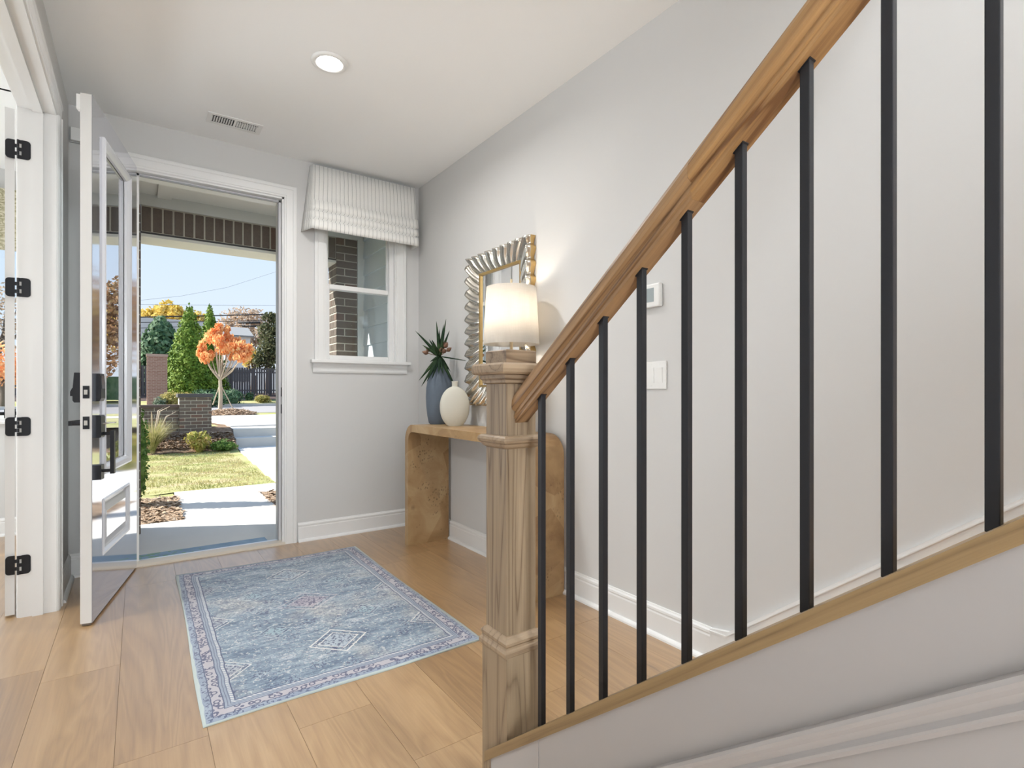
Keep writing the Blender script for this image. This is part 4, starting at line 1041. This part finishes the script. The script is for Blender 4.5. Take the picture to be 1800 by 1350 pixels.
# ------------------------------------------------------------------ ground outdoors
def gz(x, y):
    s = lambda a, b_, t: max(0, min(1, (t - a) / (b_ - a)))
    rise = s(8.1, 9.15, y) if x < -.20 else s(9.7, 9.8, y)
    z = -.13 + .40 * rise + .60 * s(28.5, 36, y)
    return z
def patch(name, x0, x1, y0, y1, mt, dz=0.0, nx_=30, ny_=30, amp=.0, kind='structure', edge=None, parent=None):
    ph = random.uniform(0, 9)
    def fn(a, b_):
        x, y = x0 + (x1 - x0) * a, y0 + (y1 - y0) * b_
        if edge: x, y = edge(a, b_, x, y)
        return (x, y, gz(x, y) + dz + amp * (math.sin(x * 5.1 + ph) * math.sin(y * 4.3 + ph * 2) + .6 * math.sin(x * 11.7 + y * 9.1)))
    o = MB().grid(fn, nx_, ny_).build(name, mt, parent)
    return tag(o, kind=kind) if kind else o
patch('ground', -70, 70, 1.71, 100, SOIL, -.05, 400, 200)
lawn = patch('lawn', -7, -1.54, 3.10, 3.50, LAWN, .0, 60, 8, .012)
lawn = patch('lawn', -7, -.40, 3.47, 8.20, LAWN, .0, 60, 60, .012, edge=lambda a, b_, x, y: (x + (.19 * (y - 3.5) / 4.6 if a > .98 else 0), y + (.12 * math.sin(x * 1.3 + 1) if b_ > .98 else 0)))
patch('lawn', 1.05, 12, 1.8, 8.30, LAWN, .0, 40, 40, .012)
patch('mulch_bed', -7, -1.53, 1.71, 3.12, MULCH, .008, 50, 30, .012)
patch('mulch_bed', -7, -.20, 8.12, 9.5, MULCH, .012, 60, 24, .015)
patch('mulch_bed', -.72, 1.1, 1.71, 2.86, MULCH, .004, 30, 20, .010)
def chips(name, parent, n, fnp, ln=(.02, .06), mt=CHIP):
    v, f = [], []
    for i in range(n):
        x, y, z = fnp(); a = random.uniform(0, math.pi); L_ = random.uniform(*ln); w_ = L_ * random.uniform(.18, .4); t = random.uniform(-.5, .5)
        dx, dy = math.cos(a), math.sin(a); b0 = len(v); h_ = random.uniform(.004, .012)
        v += [(x - dx * L_ - dy * w_, y - dy * L_ + dx * w_, z + h_ - t * L_), (x + dx * L_ - dy * w_, y + dy * L_ + dx * w_, z + h_ + t * L_), (x + dx * L_ + dy * w_, y + dy * L_ - dx * w_, z + h_ + t * L_ * .6), (x - dx * L_ + dy * w_, y - dy * L_ - dx * w_, z + h_ - t * L_ * .6)]
        f.append((b0, b0 + 1, b0 + 2, b0 + 3))
    o = obj_from(name, v, f, mt, parent, fix=False)
    return o
U = random.uniform
def scatter(x0, x1, y0, y1, dz=.0):
    def g():
        x, y = U(x0, x1), U(y0, y1); return x, y, gz(x, y) + dz
    return g
tag(chips('mulch_chips', None, 3200, scatter(-2.6, -1.54, 1.72, 3.05, .02)), 'loose pale mulch chips beside the front walk', 'mulch', kind='stuff')
tag(chips('mulch_chips', None, 4200, scatter(-3.4, -.24, 8.24, 8.90, .025), (.02, .055)), 'brown mulch chips in the bed below the brick garden wall', 'mulch', kind='stuff')
tag(chips('mulch_chips', None, 900, scatter(-.70, .3, 1.73, 2.82, .015)), 'mulch chips in the corner where the front walk turns', 'mulch', kind='stuff')
def blades(name, n, fnp, h_, mt, lean=.5, w_=.004, parent=None):
    v, f = [], []
    for i in range(n):
        x, y, z = fnp(); a = U(0, 6.283); hh = h_ * U(.6, 1.2); l_ = U(0, lean) * hh; b = U(0, 6.283); dx, dy = math.cos(a) * w_, math.sin(a) * w_; b0 = len(v)
        v += [(x - dx, y - dy, z), (x + dx, y + dy, z), (x + math.cos(b) * l_, y + math.sin(b) * l_, z + hh)]; f.append((b0, b0 + 1, b0 + 2))
    return obj_from(name, v, f, mt, parent, fix=False)
tag(blades('grass_blades', 14000, scatter(-3.0, -.40, 3.50, 8.08, -.005), .035, leaf_mat('lawn_blade', (.34, .38, .12), (.60, .56, .25), (.72, .60, .36), 2.2, .3), 1.6, .006), 'short yellow green lawn between walk and mulch bed', 'grass', kind='stuff')

def slab(name, pts, z0, z1, mt, **kw):
    n = len(pts); m = MB(); m.add([(x, y, z0) for x, y in pts] + [(x, y, z1) for x, y in pts], [(i, (i + 1) % n, n + (i + 1) % n, n + i) for i in range(n)] + [tuple(range(n - 1, -1, -1)), tuple(range(n, 2 * n))])
    return m.build(name, mt, **kw)
path = thing('front_walk', (-.9, 4.5, -.1), kind='structure')
for pts in ([(-1.53, 1.735), (-.70, 1.735), (-.70, 2.86), (-1.53, 2.86)], [(-1.53, 2.87), (-.42, 2.87), (-.42, 3.46), (-1.53, 3.46)], [(-.415, 2.87), (1.05, 2.87), (1.05, 4.7), (-.35, 4.7), (-.40, 3.46)],
            [(-.35, 4.705), (1.05, 4.705), (1.05, 6.4), (-.28, 6.4)], [(-.28, 6.405), (1.05, 6.405), (1.05, 8.68), (-.16, 8.68)]):
    slab('walk_slab', pts, -.25, -.118, CONC, parent=path)
sp_ = thing('garden_steps', (.4, 9.0, -.1), kind='structure')
for i in range(2):
    MB().bbox(-.18, 1.15, 8.62 + .36 * i, 9.4 + .36 * i, -.2, .075 + .18 * i, .006).build('step', CONC, sp_)
slab('upper_walk', [(-.15, 9.7), (1.6, 9.7), (3.4, 15.2), (-.35, 15.2), (-.35, 13.2), (-.05, 11.4)], .1, .285, CONC, kind='structure')
slab('sidewalk', [(-30, 14.2), (30, 14.2), (30, 15.6), (-30, 15.6)], .1, .287, CONC, kind='structure')
slab('road', [(-60, 17.8), (60, 17.8), (60, 27.2), (-60, 27.2)], .1, .282, ASPH, kind='structure')
slab('kerb', [(-60, 27.2), (60, 27.2), (60, 27.4), (-60, 27.4)], .1, .42, CONC, kind='structure')
patch('verge', -60, 60, 27.4, 31.5, LAWN, .06, 60, 10, .02)
patch('planting_bank', -60, 60, 31.0, 36.5, ground_mat('dark_mulch', (.06, .045, .045), (.11, .08, .075), (.17, .13, .11)), .05, 60, 10, .03)
patch('verge', -60, -.4, 9.6, 14.2, LAWN, .012, 50, 20, .02)
patch('verge', -60, 60, 15.6, 17.8, LAWN, .0, 50, 6, .02)
patch('verge', 1.7, 60, 9.9, 14.2, LAWN, .012, 50, 20, .02)

# brick garden wall with a pier
gw = thing('garden_wall', (-1.4, 9.1, .0), 'low dark brick garden wall with a taller capped pier', 'wall')
def flat_bricks(x0, x1, y0, y1, z0, ztop_, parent):
    box('mortar_core', x0 + .004, x1 - .004, y0 + .006, y1, z0, ztop_, MORTAR, parent)
    ch = .072; n = int((ztop_ - z0) / ch)
    for k_ in range(n):
        z = ztop_ - ch * (k_ + .5); x = x0 + (0 if k_ % 2 else -.105)
        while x < x1 - .02:
            a, b_ = max(x0, x), min(x1, x + .20)
            if b_ - a > .03: piece('brick', ((a + b_) / 2, y0 + .045, z), (b_ - a, .09, ch - .011), BRICK, parent)
            x += .211
flat_bricks(-1.182, -.594, 9.0, 9.46, .10, .952, gw)
MB().bbox(-1.212, -.564, 8.97, 9.49, .952, 1.03, .006).build('pier_cap', plain('dark_cap_stone', (.09, .085, .09), .8), gw)
flat_bricks(-3.4, -1.182, 9.07, 9.3, .10, .745, gw)
MB().bbox(-3.4, -1.183, 9.04, 9.33, .745, .80, .006).build('wall_cap', plain('dark_cap_brick', (.12, .085, .075), .85), gw)

# ------------------------------------------------------------------ planting
def cloud(name, P_, size, mt, parent, aspect=1.0, droop=None, centre=None, axis=False):
    """leaf quads at points P_ (N,3)"""
    N_ = len(P_); P_ = np.asarray(P_, float)
    a = RNG.normal(size=(N_, 3)); a /= np.linalg.norm(a, axis=1)[:, None]
    if droop: a = a * (1 - droop) + np.array([0, 0, -droop]); a /= np.linalg.norm(a, axis=1)[:, None]
    b_ = np.cross(a, RNG.normal(size=(N_, 3))); b_ /= np.linalg.norm(b_, axis=1)[:, None]
    if centre is not None:                 # leaf faces look outwards from the crown
        nn = P_ - np.array(centre); 
        if axis: nn[:, 2] = np.linalg.norm(nn[:, :2], axis=1) * .35
        nn /= np.linalg.norm(nn, axis=1)[:, None] + 1e-9; nn = nn + RNG.normal(0, .38, (N_, 3)); nn /= np.linalg.norm(nn, axis=1)[:, None]
        a = np.cross(nn, RNG.normal(size=(N_, 3))); a /= np.linalg.norm(a, axis=1)[:, None]; b_ = np.cross(nn, a)
    s_ = size * RNG.uniform(.6, 1.3, (N_, 1)); a *= s_; b_ *= s_ * .55 * aspect
    V = np.stack([P_ - a, P_ + b_, P_ + a, P_ - b_], 1).reshape(-1, 3)
    F = np.arange(4 * N_).reshape(-1, 4)
    o = obj_from(name, V.tolist(), F.tolist(), mt, parent, fix=False); o['kind'] = 'stuff'; return o
def cone_points(c, r, h_, n, pw=1.0, z0=.0, jit=.10):
    t = 1 - np.sqrt(RNG.uniform(0, 1, n)); t = np.clip(t + RNG.normal(0, .01, n), 0, .995); an = RNG.uniform(0, 2 * np.pi, n)
    rr = r * (1 - t) ** pw * (1 + .10 * np.sin(an * 5 + t * 23) + RNG.normal(0, jit, n)) * (.55 + .45 * np.clip(t * 8 + .35, 0, 1))
    return np.stack([c[0] + rr * np.cos(an), c[1] + rr * np.sin(an), c[2] + z0 + t * h_], 1)
def blob_points(c, r, n, shell=.5):
    d_ = RNG.normal(size=(n, 3)); d_ /= np.linalg.norm(d_, axis=1)[:, None]
    rr = RNG.uniform(shell, 1.05, (n, 1)) ** .5; r = np.array(r if hasattr(r, '__len__') else (r, r, r))
    return np.array(c) + d_ * rr * r
def ground_at(u, depth):
    p_ = at_depth(u, HOR, depth); return (p_[0], p_[1], gz(p_[0], p_[1]))
def conifer(name, u, depth, htop_v, rad, mt, label, n=5000, pw=.8, leaf=.10, group=None):
    g = ground_at(u, depth); h_ = CAM[2] + (HOR - htop_v) / FPX * depth - g[2]
    t = thing(name, g, label, 'tree', group)
    MB().tube([g, (g[0], g[1], g[2] + h_ * .8)], [.09, .02], 8).build('trunk', BARKD, t)
    MB().lathe([(rad * .72 * (1 - k_ / 12) ** pw + .001, .12 + (h_ - .25) * k_ / 12) for k_ in range(13)], g, 18).build('inner_foliage', mt, t)
    cloud('foliage', cone_points(g, rad, h_ - .1, n, pw, .1), leaf, mt, t, centre=g, axis=True)
conifer('arborvitae', 333, 29.0, 533, 1.28, L_ARB, 'tall bright green conical evergreen behind the brick garden wall', 9000, .72, .085)
conifer('arborvitae', 369, 32.2, 533, .98, L_ARB, 'second green conical evergreen partly behind the orange tree', 6000, .75, .085)
conifer('cedar_tree', 283, 36.5, 556, 1.85, L_CED, 'loose blue green cedar behind the tan brick pier', 3800, .55, .20)
conifer('cedar_tree', 236, 40.0, 605, .85, L_CED, 'low dark cedar at the end of the board fence', 1500, .7, .14)

def branchy(name, u, depth, base_v, blobs, mt, label, leaf, nper, trunk_r=.05, fork=.30, cat='tree', bark=BARK, extra=None, group=None, droop=None, aspect=1.0, z_base=None):
    """tree whose crown clumps sit at photo directions (u, v, radius px, depth offset) around its own distance"""
    g = ground_at(u, depth)
    if z_base is not None: g = (g[0], g[1], z_base)
    t = thing(name, g, label, cat, group)
    cs = [Vector(at_depth(bu, bv_, depth + dd)) for bu, bv_, br, dd in blobs]; rs = [br * depth / FPX for bu, bv_, br, dd in blobs]
    top = max(c_.z for c_ in cs); fk = Vector((g[0], g[1], g[2] + (top - g[2]) * fork))
    MB().tube([g, ((g[0] + .02), g[1], (g[2] + fk.z) / 2), fk], [trunk_r * 1.15, trunk_r, trunk_r * .85], 8).build('trunk', bark, t)
    for c_ in cs:
        mid = fk.lerp(c_, .5) + Vector((0, 0, -.08 * (c_ - fk).length)) + Vector((U(-.05, .05), U(-.05, .05), 0)) * (c_ - fk).length
        MB().tube([fk, mid, c_], [trunk_r * .5, trunk_r * .33, trunk_r * .12], 5).build('branch', bark, t)
    pts = np.concatenate([blob_points((c_.x + U(-.25, .25) * r_, c_.y, c_.z + U(-.25, .25) * r_), (r_ * U(.9, 1.9), r_ * 1.4, r_ * U(.9, 1.9)), nper, .02) for c_, r_ in zip(cs, rs)])
    cloud('foliage', pts, leaf, mt, t, aspect, droop)
    return t
# staked orange maple in a mulch mound
g = ground_at(404, 18.6)
m = MB(); m.grid(lambda a, b_: (g[0] + .85 * b_ * math.cos(2 * math.pi * a), g[1] + 1.3 * b_ * math.sin(2 * math.pi * a), .285 + .16 * (1 - b_ ** 2)), 32, 8, True)
mm = m.build('mulch_mound', MULCH, label='mulch mound round the young orange tree', cat='mulch')
def mound_pt():
    a, b_ = U(0, 6.283), math.sqrt(U(0, 1)); return g[0] + .85 * b_ * math.cos(a), g[1] + 1.3 * b_ * math.sin(a), .30 + .16 * (1 - b_ ** 2)
chips('chips', mm, 900, mound_pt, (.03, .07))['kind'] = 'stuff'
ot = branchy('maple_tree', 387, 19.2, 722, [(379, 583, 7, 0), (372, 592, 8, .2), (384, 576, 6, .1), (386, 597, 9, -.2), (395, 606, 9, 0), (401, 594, 8, .3), (408, 611, 9, -.2), (391, 616, 8, .2), (416, 602, 7, .2), (421, 615, 9, 0), (431, 620, 9, .1),
    (425, 628, 8, -.2), (411, 624, 8, .3), (357, 609, 6, .1), (354, 619, 6, 0), (361, 630, 6, -.1), (370, 624, 5, .1), (400, 580, 5, .2), (437, 613, 5, .1)], L_ORG, 'small staked tree with bright orange autumn leaves', .075, 150, .065, .36, droop=.55, z_base=.40)
gt = ot.location
for u_, v_ in ((374, 697), (413, 712)):
    e_ = at_depth(u_, v_, 19.2); MB().tube([(gt[0], gt[1], 1.35), (e_[0], e_[1], .32 if v_ > 705 else e_[2] - .3)], .018, 6).build('stake', BARK, ot)

def shrub(name, u, v_base, depth, w_, h_, mt, label, n=1200, leaf=.05, group=None, z=None):
    p_ = at_depth(u, v_base, depth); g_ = (p_[0], p_[1], gz(p_[0], p_[1]) if z is None else z)
    t = thing(name, g_, label, 'shrub', group)
    MB().lathe([(w_ * .1, 0), (w_ * .2, h_ * .2), (w_ * .26, h_ * .42), (w_ * .2, h_ * .6), (.01, h_ * .7)], g_, 14).build('inner_foliage', mt, t)
    pts = np.concatenate([blob_points((g_[0] + U(-.25, .25) * w_, g_[1] + U(-.25, .25) * w_, g_[2] + h_ * U(.25, .72)), (w_ * .32, w_ * .32, h_ * .3), n // 8, .3) for k_ in range(8)])
    cloud('foliage', pts, leaf, mt, t, centre=(g_[0], g_[1], g_[2] + h_ * .3))
    for k_ in range(4): MB().tube([g_, (g_[0] + U(-.3, .3) * w_, g_[1] + U(-.3, .3) * w_, g_[2] + h_ * .6)], .012, 5).build('stem', BARKD, t)
    return t
shrub('golden_shrub', 350, 764, 10.45, .46, .45, L_SHR, 'small yellow green shrub below the brick pier', 700, .035)
shrub('ground_shrub', 395, 765, 10.7, .55, .26, L_BOX, 'low green mounding shrub beside the garden steps', 900, .03)
hd = at_depth(318, 690, 25.5)
shrub('golden_hedge', 313, 695, 25.0, 1.35, 1.0, L_HEDGE, 'clipped golden hedge below the conical evergreen', 2600, .055)
shrub('dark_hedge', 368, 695, 26.3, 1.35, .95, L_CED, 'dark low hedge beneath the two evergreens', 2000, .07)
shrub('dark_hedge', 407, 694, 28.2, 1.3, 1.0, L_CED, 'dark bush between the evergreens and the picket fence', 1500, .07)
shrub('silver_shrub', 282, 700, 24.5, .62, .60, L_GRY, 'small round grey green shrub beside the tan brick pier', 900, .045)
shrub('fence_shrub', 462, 697, 31.0, .85, .5, L_HEDGE, 'light green shrub in front of the picket fence', 900, .06)
shrub('fence_shrub', 439, 694, 32.0, .5, .6, L_CED, 'small dark shrub against the picket fence', 600, .06)
# boxwood column beside the porch pier
t = thing('boxwood', (-1.95, 2.75, -.13), 'narrow clipped boxwood growing beside the porch pier', 'shrub')
MB().tube([(-1.95, 2.75, -.13), (-1.95, 2.75, .8)], .015, 6).build('stem', BARKD, t)
MB().lathe([(.06, .02), (.13, .25), (.14, .7), (.08, 1.0), (.01, 1.1)], (-1.95, 2.75, -.13), 14).build('inner_foliage', L_BOX, t)
cloud('foliage', blob_points((-1.95, 2.75, .44), (.17, .17, .58), 1800, .5), .022, L_BOX, t)
# fountain grass
def grass_clump(u, v_, depth, h_, label, n=420):
    p_ = at_depth(u, v_, depth); x0, y0 = p_[0], p_[1]; z0_ = gz(x0, y0); t = thing('fountain_grass', (x0, y0, z0_), label, 'grass')
    vv, ff = [], []
    for i in range(n):
        a = U(0, 6.283); L_ = h_ * U(.6, 1.15); ln = U(.15, .75); px_ = Vector((math.cos(a), math.sin(a), 0)); sd = Vector((-math.sin(a), math.cos(a), 0)) * .0045; b0 = len(vv)
        for k_ in range(5):
            q_ = k_ / 4; c_ = Vector((x0, y0, z0_)) + px_ * (.03 + ln * L_ * q_ ** 1.6) + UP * (L_ * (q_ - .35 * ln * q_ ** 2.5)); ww = 1 - q_ * .85
            vv += [tuple(c_ - sd * ww), tuple(c_ + sd * ww)]
        ff += [(b0 + 2 * k_, b0 + 2 * k_ + 1, b0 + 2 * k_ + 3, b0 + 2 * k_ + 2) for k_ in range(4)]
    o = obj_from('blades', vv, ff, L_GRS, t, fix=False); o['kind'] = 'stuff'
    for i in range(7):
        a = U(0, 6.283); r_ = U(.1, .4) * h_; top = Vector((x0 + math.cos(a) * r_, y0 + math.sin(a) * r_, z0_ + h_ * U(1.0, 1.3)))
        MB().tube([(x0, y0, z0_ + .1), top, top + Vector((math.cos(a), math.sin(a), .6)) * .16], [.004, .012, .003], 5).build('seed_head', BARK, t)
grass_clump(268, 762, 10.05, .68, 'tall tan fountain grass in front of the low brick wall', 800)

# ------------------------------------------------------------------ far side of the road
tp = thing('brick_pier', ground_at(276, 26.4), 'tall tan brick pier at the end of the fence', 'pier')
gp = tp.location; k = NM('tan_brickwork'); b_ = k.n('TexBrick'); k.set(b_.inputs['Vector'], k.map(k.pos(), rot=(math.radians(90), 0, 0)))
b_.inputs['Color1'].default_value = (.34, .20, .145, 1); b_.inputs['Color2'].default_value = (.28, .155, .11, 1); b_.inputs['Mortar'].default_value = (.44, .33, .27, 1); b_.inputs['Scale'].default_value = 1; b_.inputs['Brick Width'].default_value = .21; b_.inputs['Row Height'].default_value = .075; b_.inputs['Mortar Size'].default_value = .008
k.p(color=b_.outputs[0], rough=.95)
box('shaft', gp[0] - .42, gp[0] + .42, gp[1] - .4, gp[1] + .4, gp[2] - .1, 2.80, k.m, tp)
box('cap', gp[0] - .45, gp[0] + .45, gp[1] - .43, gp[1] + .43, 2.80, 2.92, MORTAR_TAN, tp)
FENCE = plain('weathered_fence', (.13, .115, .125), .9, var=.2, vscale=5)
fe = thing('picket_fence', (0, 35, .8), 'weathered grey board fence across the road', 'fence')
for i in range(118):
    x = -9 + .15 * i; h_ = 1.80 + U(-.03, .03)
    piece('picket', (x + U(-.008, .008), 35, .85 + h_ / 2), (.118, .02, h_), FENCE, fe, bev=0)
for z in (1.15, 2.35): box('rail', -9.1, 8.7, 35.02, 35.07, z - .04, z + .04, FENCE, fe)
for i in range(8): box('post', -9 + 2.4 * i, -8.9 + 2.4 * i, 35.03, 35.13, .7, 2.6, FENCE, fe)
# houses
ROOFG = plain('grey_shingles', (.27, .275, .28), .9, var=.12, vscale=2); WHITEH = plain('white_house_wall', (.80, .81, .82), .7)
def gable_house(name, u0, u1, depth, v_ridge, v_eave, label, wallm, roofm, base_z=.8, deep=8):
    a, b_ = at_depth(u0, v_eave, depth), at_depth(u1, v_eave, depth); ze = a[2]; zr = at_depth(u0, v_ridge, depth + 4)[2]
    x0, x1, y0 = a[0], b_[0], min(a[1], b_[1])
    t = thing(name, ((x0 + x1) / 2, y0 + deep / 2, base_z), label, 'house')
    box('wall', x0, x1, y0, y0 + deep, base_z, ze, wallm, t)
    m = MB(); m.prism([(y0 - .4, ze - .05), (y0 + deep / 2, zr), (y0 + deep + .4, ze - .05), (y0 + deep + .4, ze - .2), (y0 + deep / 2, zr - .15), (y0 - .4, ze - .2)], lambda p, q, a_: (a_, p, q), x0 - .3, x1 + .3); m.build('roof', roofm, t)
    return t, (x0, x1, y0, ze, zr)
hh, (hx0, hx1, hy0, hze, hzr) = gable_house('house', 120, 372, 48, 566, 642, 'house with a broad pale grey shingle roof behind the cedar', WHITEH, ROOFG, .8, 9)
p_ = at_depth(254, 575, 51); MB().tube([(p_[0], p_[1], p_[2] - .3), (p_[0], p_[1], p_[2] + 1.0)], .12, 10).build('vent_pipe', plain('dark_pipe', (.12, .12, .12), .7), hh)
h2, (ax0, ax1, ay0, aze, azr) = gable_house('house', 392, 440, 60, 578, 590, 'white house behind the picket fence and magnolia', WHITEH, ROOFG, .8, 7)
for i, fx in enumerate((.25, .55, .8)):
    xx = ax0 + (ax1 - ax0) * fx; wv_ = box('window', xx - .45, xx + .45, ay0 - .03, ay0, 2.1, 3.6, TRIM, h2); box('pane', xx - .38, xx + .38, ay0 - .045, ay0 - .03, 2.18, 3.52, plain('dark_window_glass_%d' % i, (.10, .12, .15), .15), wv_)
# big trees in the distance
def far_tree(u, depth, blobs, mt, label, leaf, nper, bark=BARKD, group=None):
    return branchy('tree', u, depth, 0, blobs, mt, label, leaf, nper, .22, .45, 'tree', bark, group=group)
far_tree(290, 64, [(262, 560, 12, 0), (278, 552, 12, 1), (295, 550, 14, 0), (310, 553, 12, -1), (300, 565, 14, 1), (275, 566, 13, 0), (320, 562, 9, 0), (252, 568, 9, 0)], L_YEL, 'golden yellow tree rising behind the grey roof', .30, 420)
far_tree(346, 80, [(345, 560, 9, 0), (352, 566, 9, 0), (340, 568, 8, 0)], L_YEL, 'yellow treetop between the two conical evergreens', .30, 260)
far_tree(425, 70, [(405, 562, 12, 0), (420, 554, 14, 0), (438, 556, 14, 1), (452, 560, 12, 0), (428, 568, 14, -1), (410, 572, 10, 0), (465, 566, 10, 0), (445, 572, 11, 0), (440, 586, 12, -2), (455, 592, 12, -2), (425, 584, 10, -2), (446, 602, 11, -2)], L_TAN, 'pale tan half bare tree behind the white house', .22, 170)
far_tree(472, 39, [(478, 556, 9, 0), (486, 566, 12, 0), (470, 580, 12, 0), (482, 590, 14, 0), (468, 602, 14, .5), (484, 612, 14, 0), (466, 622, 13, 0), (480, 632, 14, 0), (492, 600, 14, 0), (458, 634, 9, 0), (496, 575, 12, 0), (498, 625, 14, 0)], L_MAG, 'dark glossy magnolia beside the picket fence', .13, 300)
far_tree(446, 41, [(440, 620, 8, 0), (448, 634, 9, 0), (436, 636, 8, 0), (430, 628, 7, 0), (452, 622, 6, 0)], L_YEL, 'small yellowing tree between fence and magnolia', .12, 130)
# trees seen through the study window and mirrored in the open door
far_tree(-5, 30, [(-20, 520, 26, 0), (10, 540, 24, 0), (34, 530, 22, 1), (-8, 570, 26, 0), (22, 580, 24, 0), (45, 570, 20, 0), (-40, 560, 24, 0)], L_TAN, 'half bare tan tree outside the study window', .10, 160)
far_tree(10, 24, [(-10, 640, 22, 0), (12, 630, 22, 0), (-2, 660, 22, 0), (30, 655, 16, 0)], L_ORG, 'orange leaved tree outside the study window', .10, 260)
def tree_at(x, y, h_, r_, mt, label, n=2600, leaf=.16):
    g_ = (x, y, gz(x, y)); t = thing('tree', g_, label, 'tree')
    MB().tube([g_, (x + .1, y, g_[2] + h_ * .6)], [.18, .08], 8).build('trunk', BARKD, t)
    pts = np.concatenate([blob_points((x + U(-.5, .5) * r_, y + U(-.5, .5) * r_, g_[2] + h_ * U(.4, .85)), r_ * U(.35, .6), n // 9, .2) for k_ in range(9)])
    cloud('foliage', pts, leaf, mt, t)
tree_at(9.0, 22.5, 6.2, 2.6, leaf_mat('russet_leaf', (.28, .13, .07), (.48, .28, .14), (.62, .45, .22), 1.5), 'russet autumn tree mirrored in the open door glass', 4200, .12)
tree_at(12.5, 27, 7.0, 2.8, L_YEL, 'yellow autumn tree mirrored behind the russet tree')
tree_at(7.2, 30, 5.0, 2.0, L_CED, 'dark green tree beyond the magnolia')
hs2 = slab('hedge_bank', [(10, 30), (24, 30), (24, 31), (10, 31)], .6, 1.9, L_CED, label='long dark clipped hedge beyond the magnolia', cat='hedge')
shrub('golden_shrub', 540, 745, 9.2, .7, .6, L_SHR, 'yellow green shrub in the lawn across the front walk', 900, .04, z=-.13)
# overhead lines
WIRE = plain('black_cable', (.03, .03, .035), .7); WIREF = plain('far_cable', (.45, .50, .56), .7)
def wire(pts_uv, depth, r_, mt, label):
    P3 = []
    for u, v_ in pts_uv:
        d_ = px_dir(u, v_); t_ = (depth - CAM[1]) / d_[1]; P3.append((CAM[0] + d_[0] * t_, CAM[1] + d_[1] * t_, CAM[2] + d_[2] * t_))
    MB().tube(P3, r_, 5).build('power_line', mt, label=label, cat='cable', group='overhead power lines')
wire([(-250, 566), (0, 562), (245, 557.5), (330, 556), (490, 552), (760, 546)], 41, .045, WIRE, 'thickest black overhead cable, running behind both evergreen tips')
wire([(-250, 571), (245, 566.5), (380, 565.5), (490, 562), (760, 558)], 41.2, .024, WIRE, 'thin black overhead cable just below the thickest one')
wire([(-250, 580), (245, 576.5), (380, 573), (490, 572), (760, 570)], 41.4, .020, WIRE, 'lowest thin overhead cable, crossing in front of the grey roof')
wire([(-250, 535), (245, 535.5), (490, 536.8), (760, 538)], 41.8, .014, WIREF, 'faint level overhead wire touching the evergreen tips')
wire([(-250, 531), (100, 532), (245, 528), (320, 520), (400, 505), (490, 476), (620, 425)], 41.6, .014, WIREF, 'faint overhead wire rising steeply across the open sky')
for (u0, u1, v_, hh_, lb) in ((418.5, 458, 567, 2.0, 'long dark cable splice hanging under the overhead wires'), (425.5, 450, 573.5, 1.3, 'shorter dark cable splice hanging below the long one')):
    m = MB(); a, c_ = at_depth(u0, v_, 41), at_depth(u1, v_, 41); r_ = hh_ * 41 / FPX
    m.tube([a, tuple(Vector(a).lerp(Vector(c_), .04)), tuple(Vector(a).lerp(Vector(c_), .96)), c_], [r_ * .5, r_, r_, r_ * .5], 10); m.build('cable_splice', WIRE, label=lb, cat='cable box')
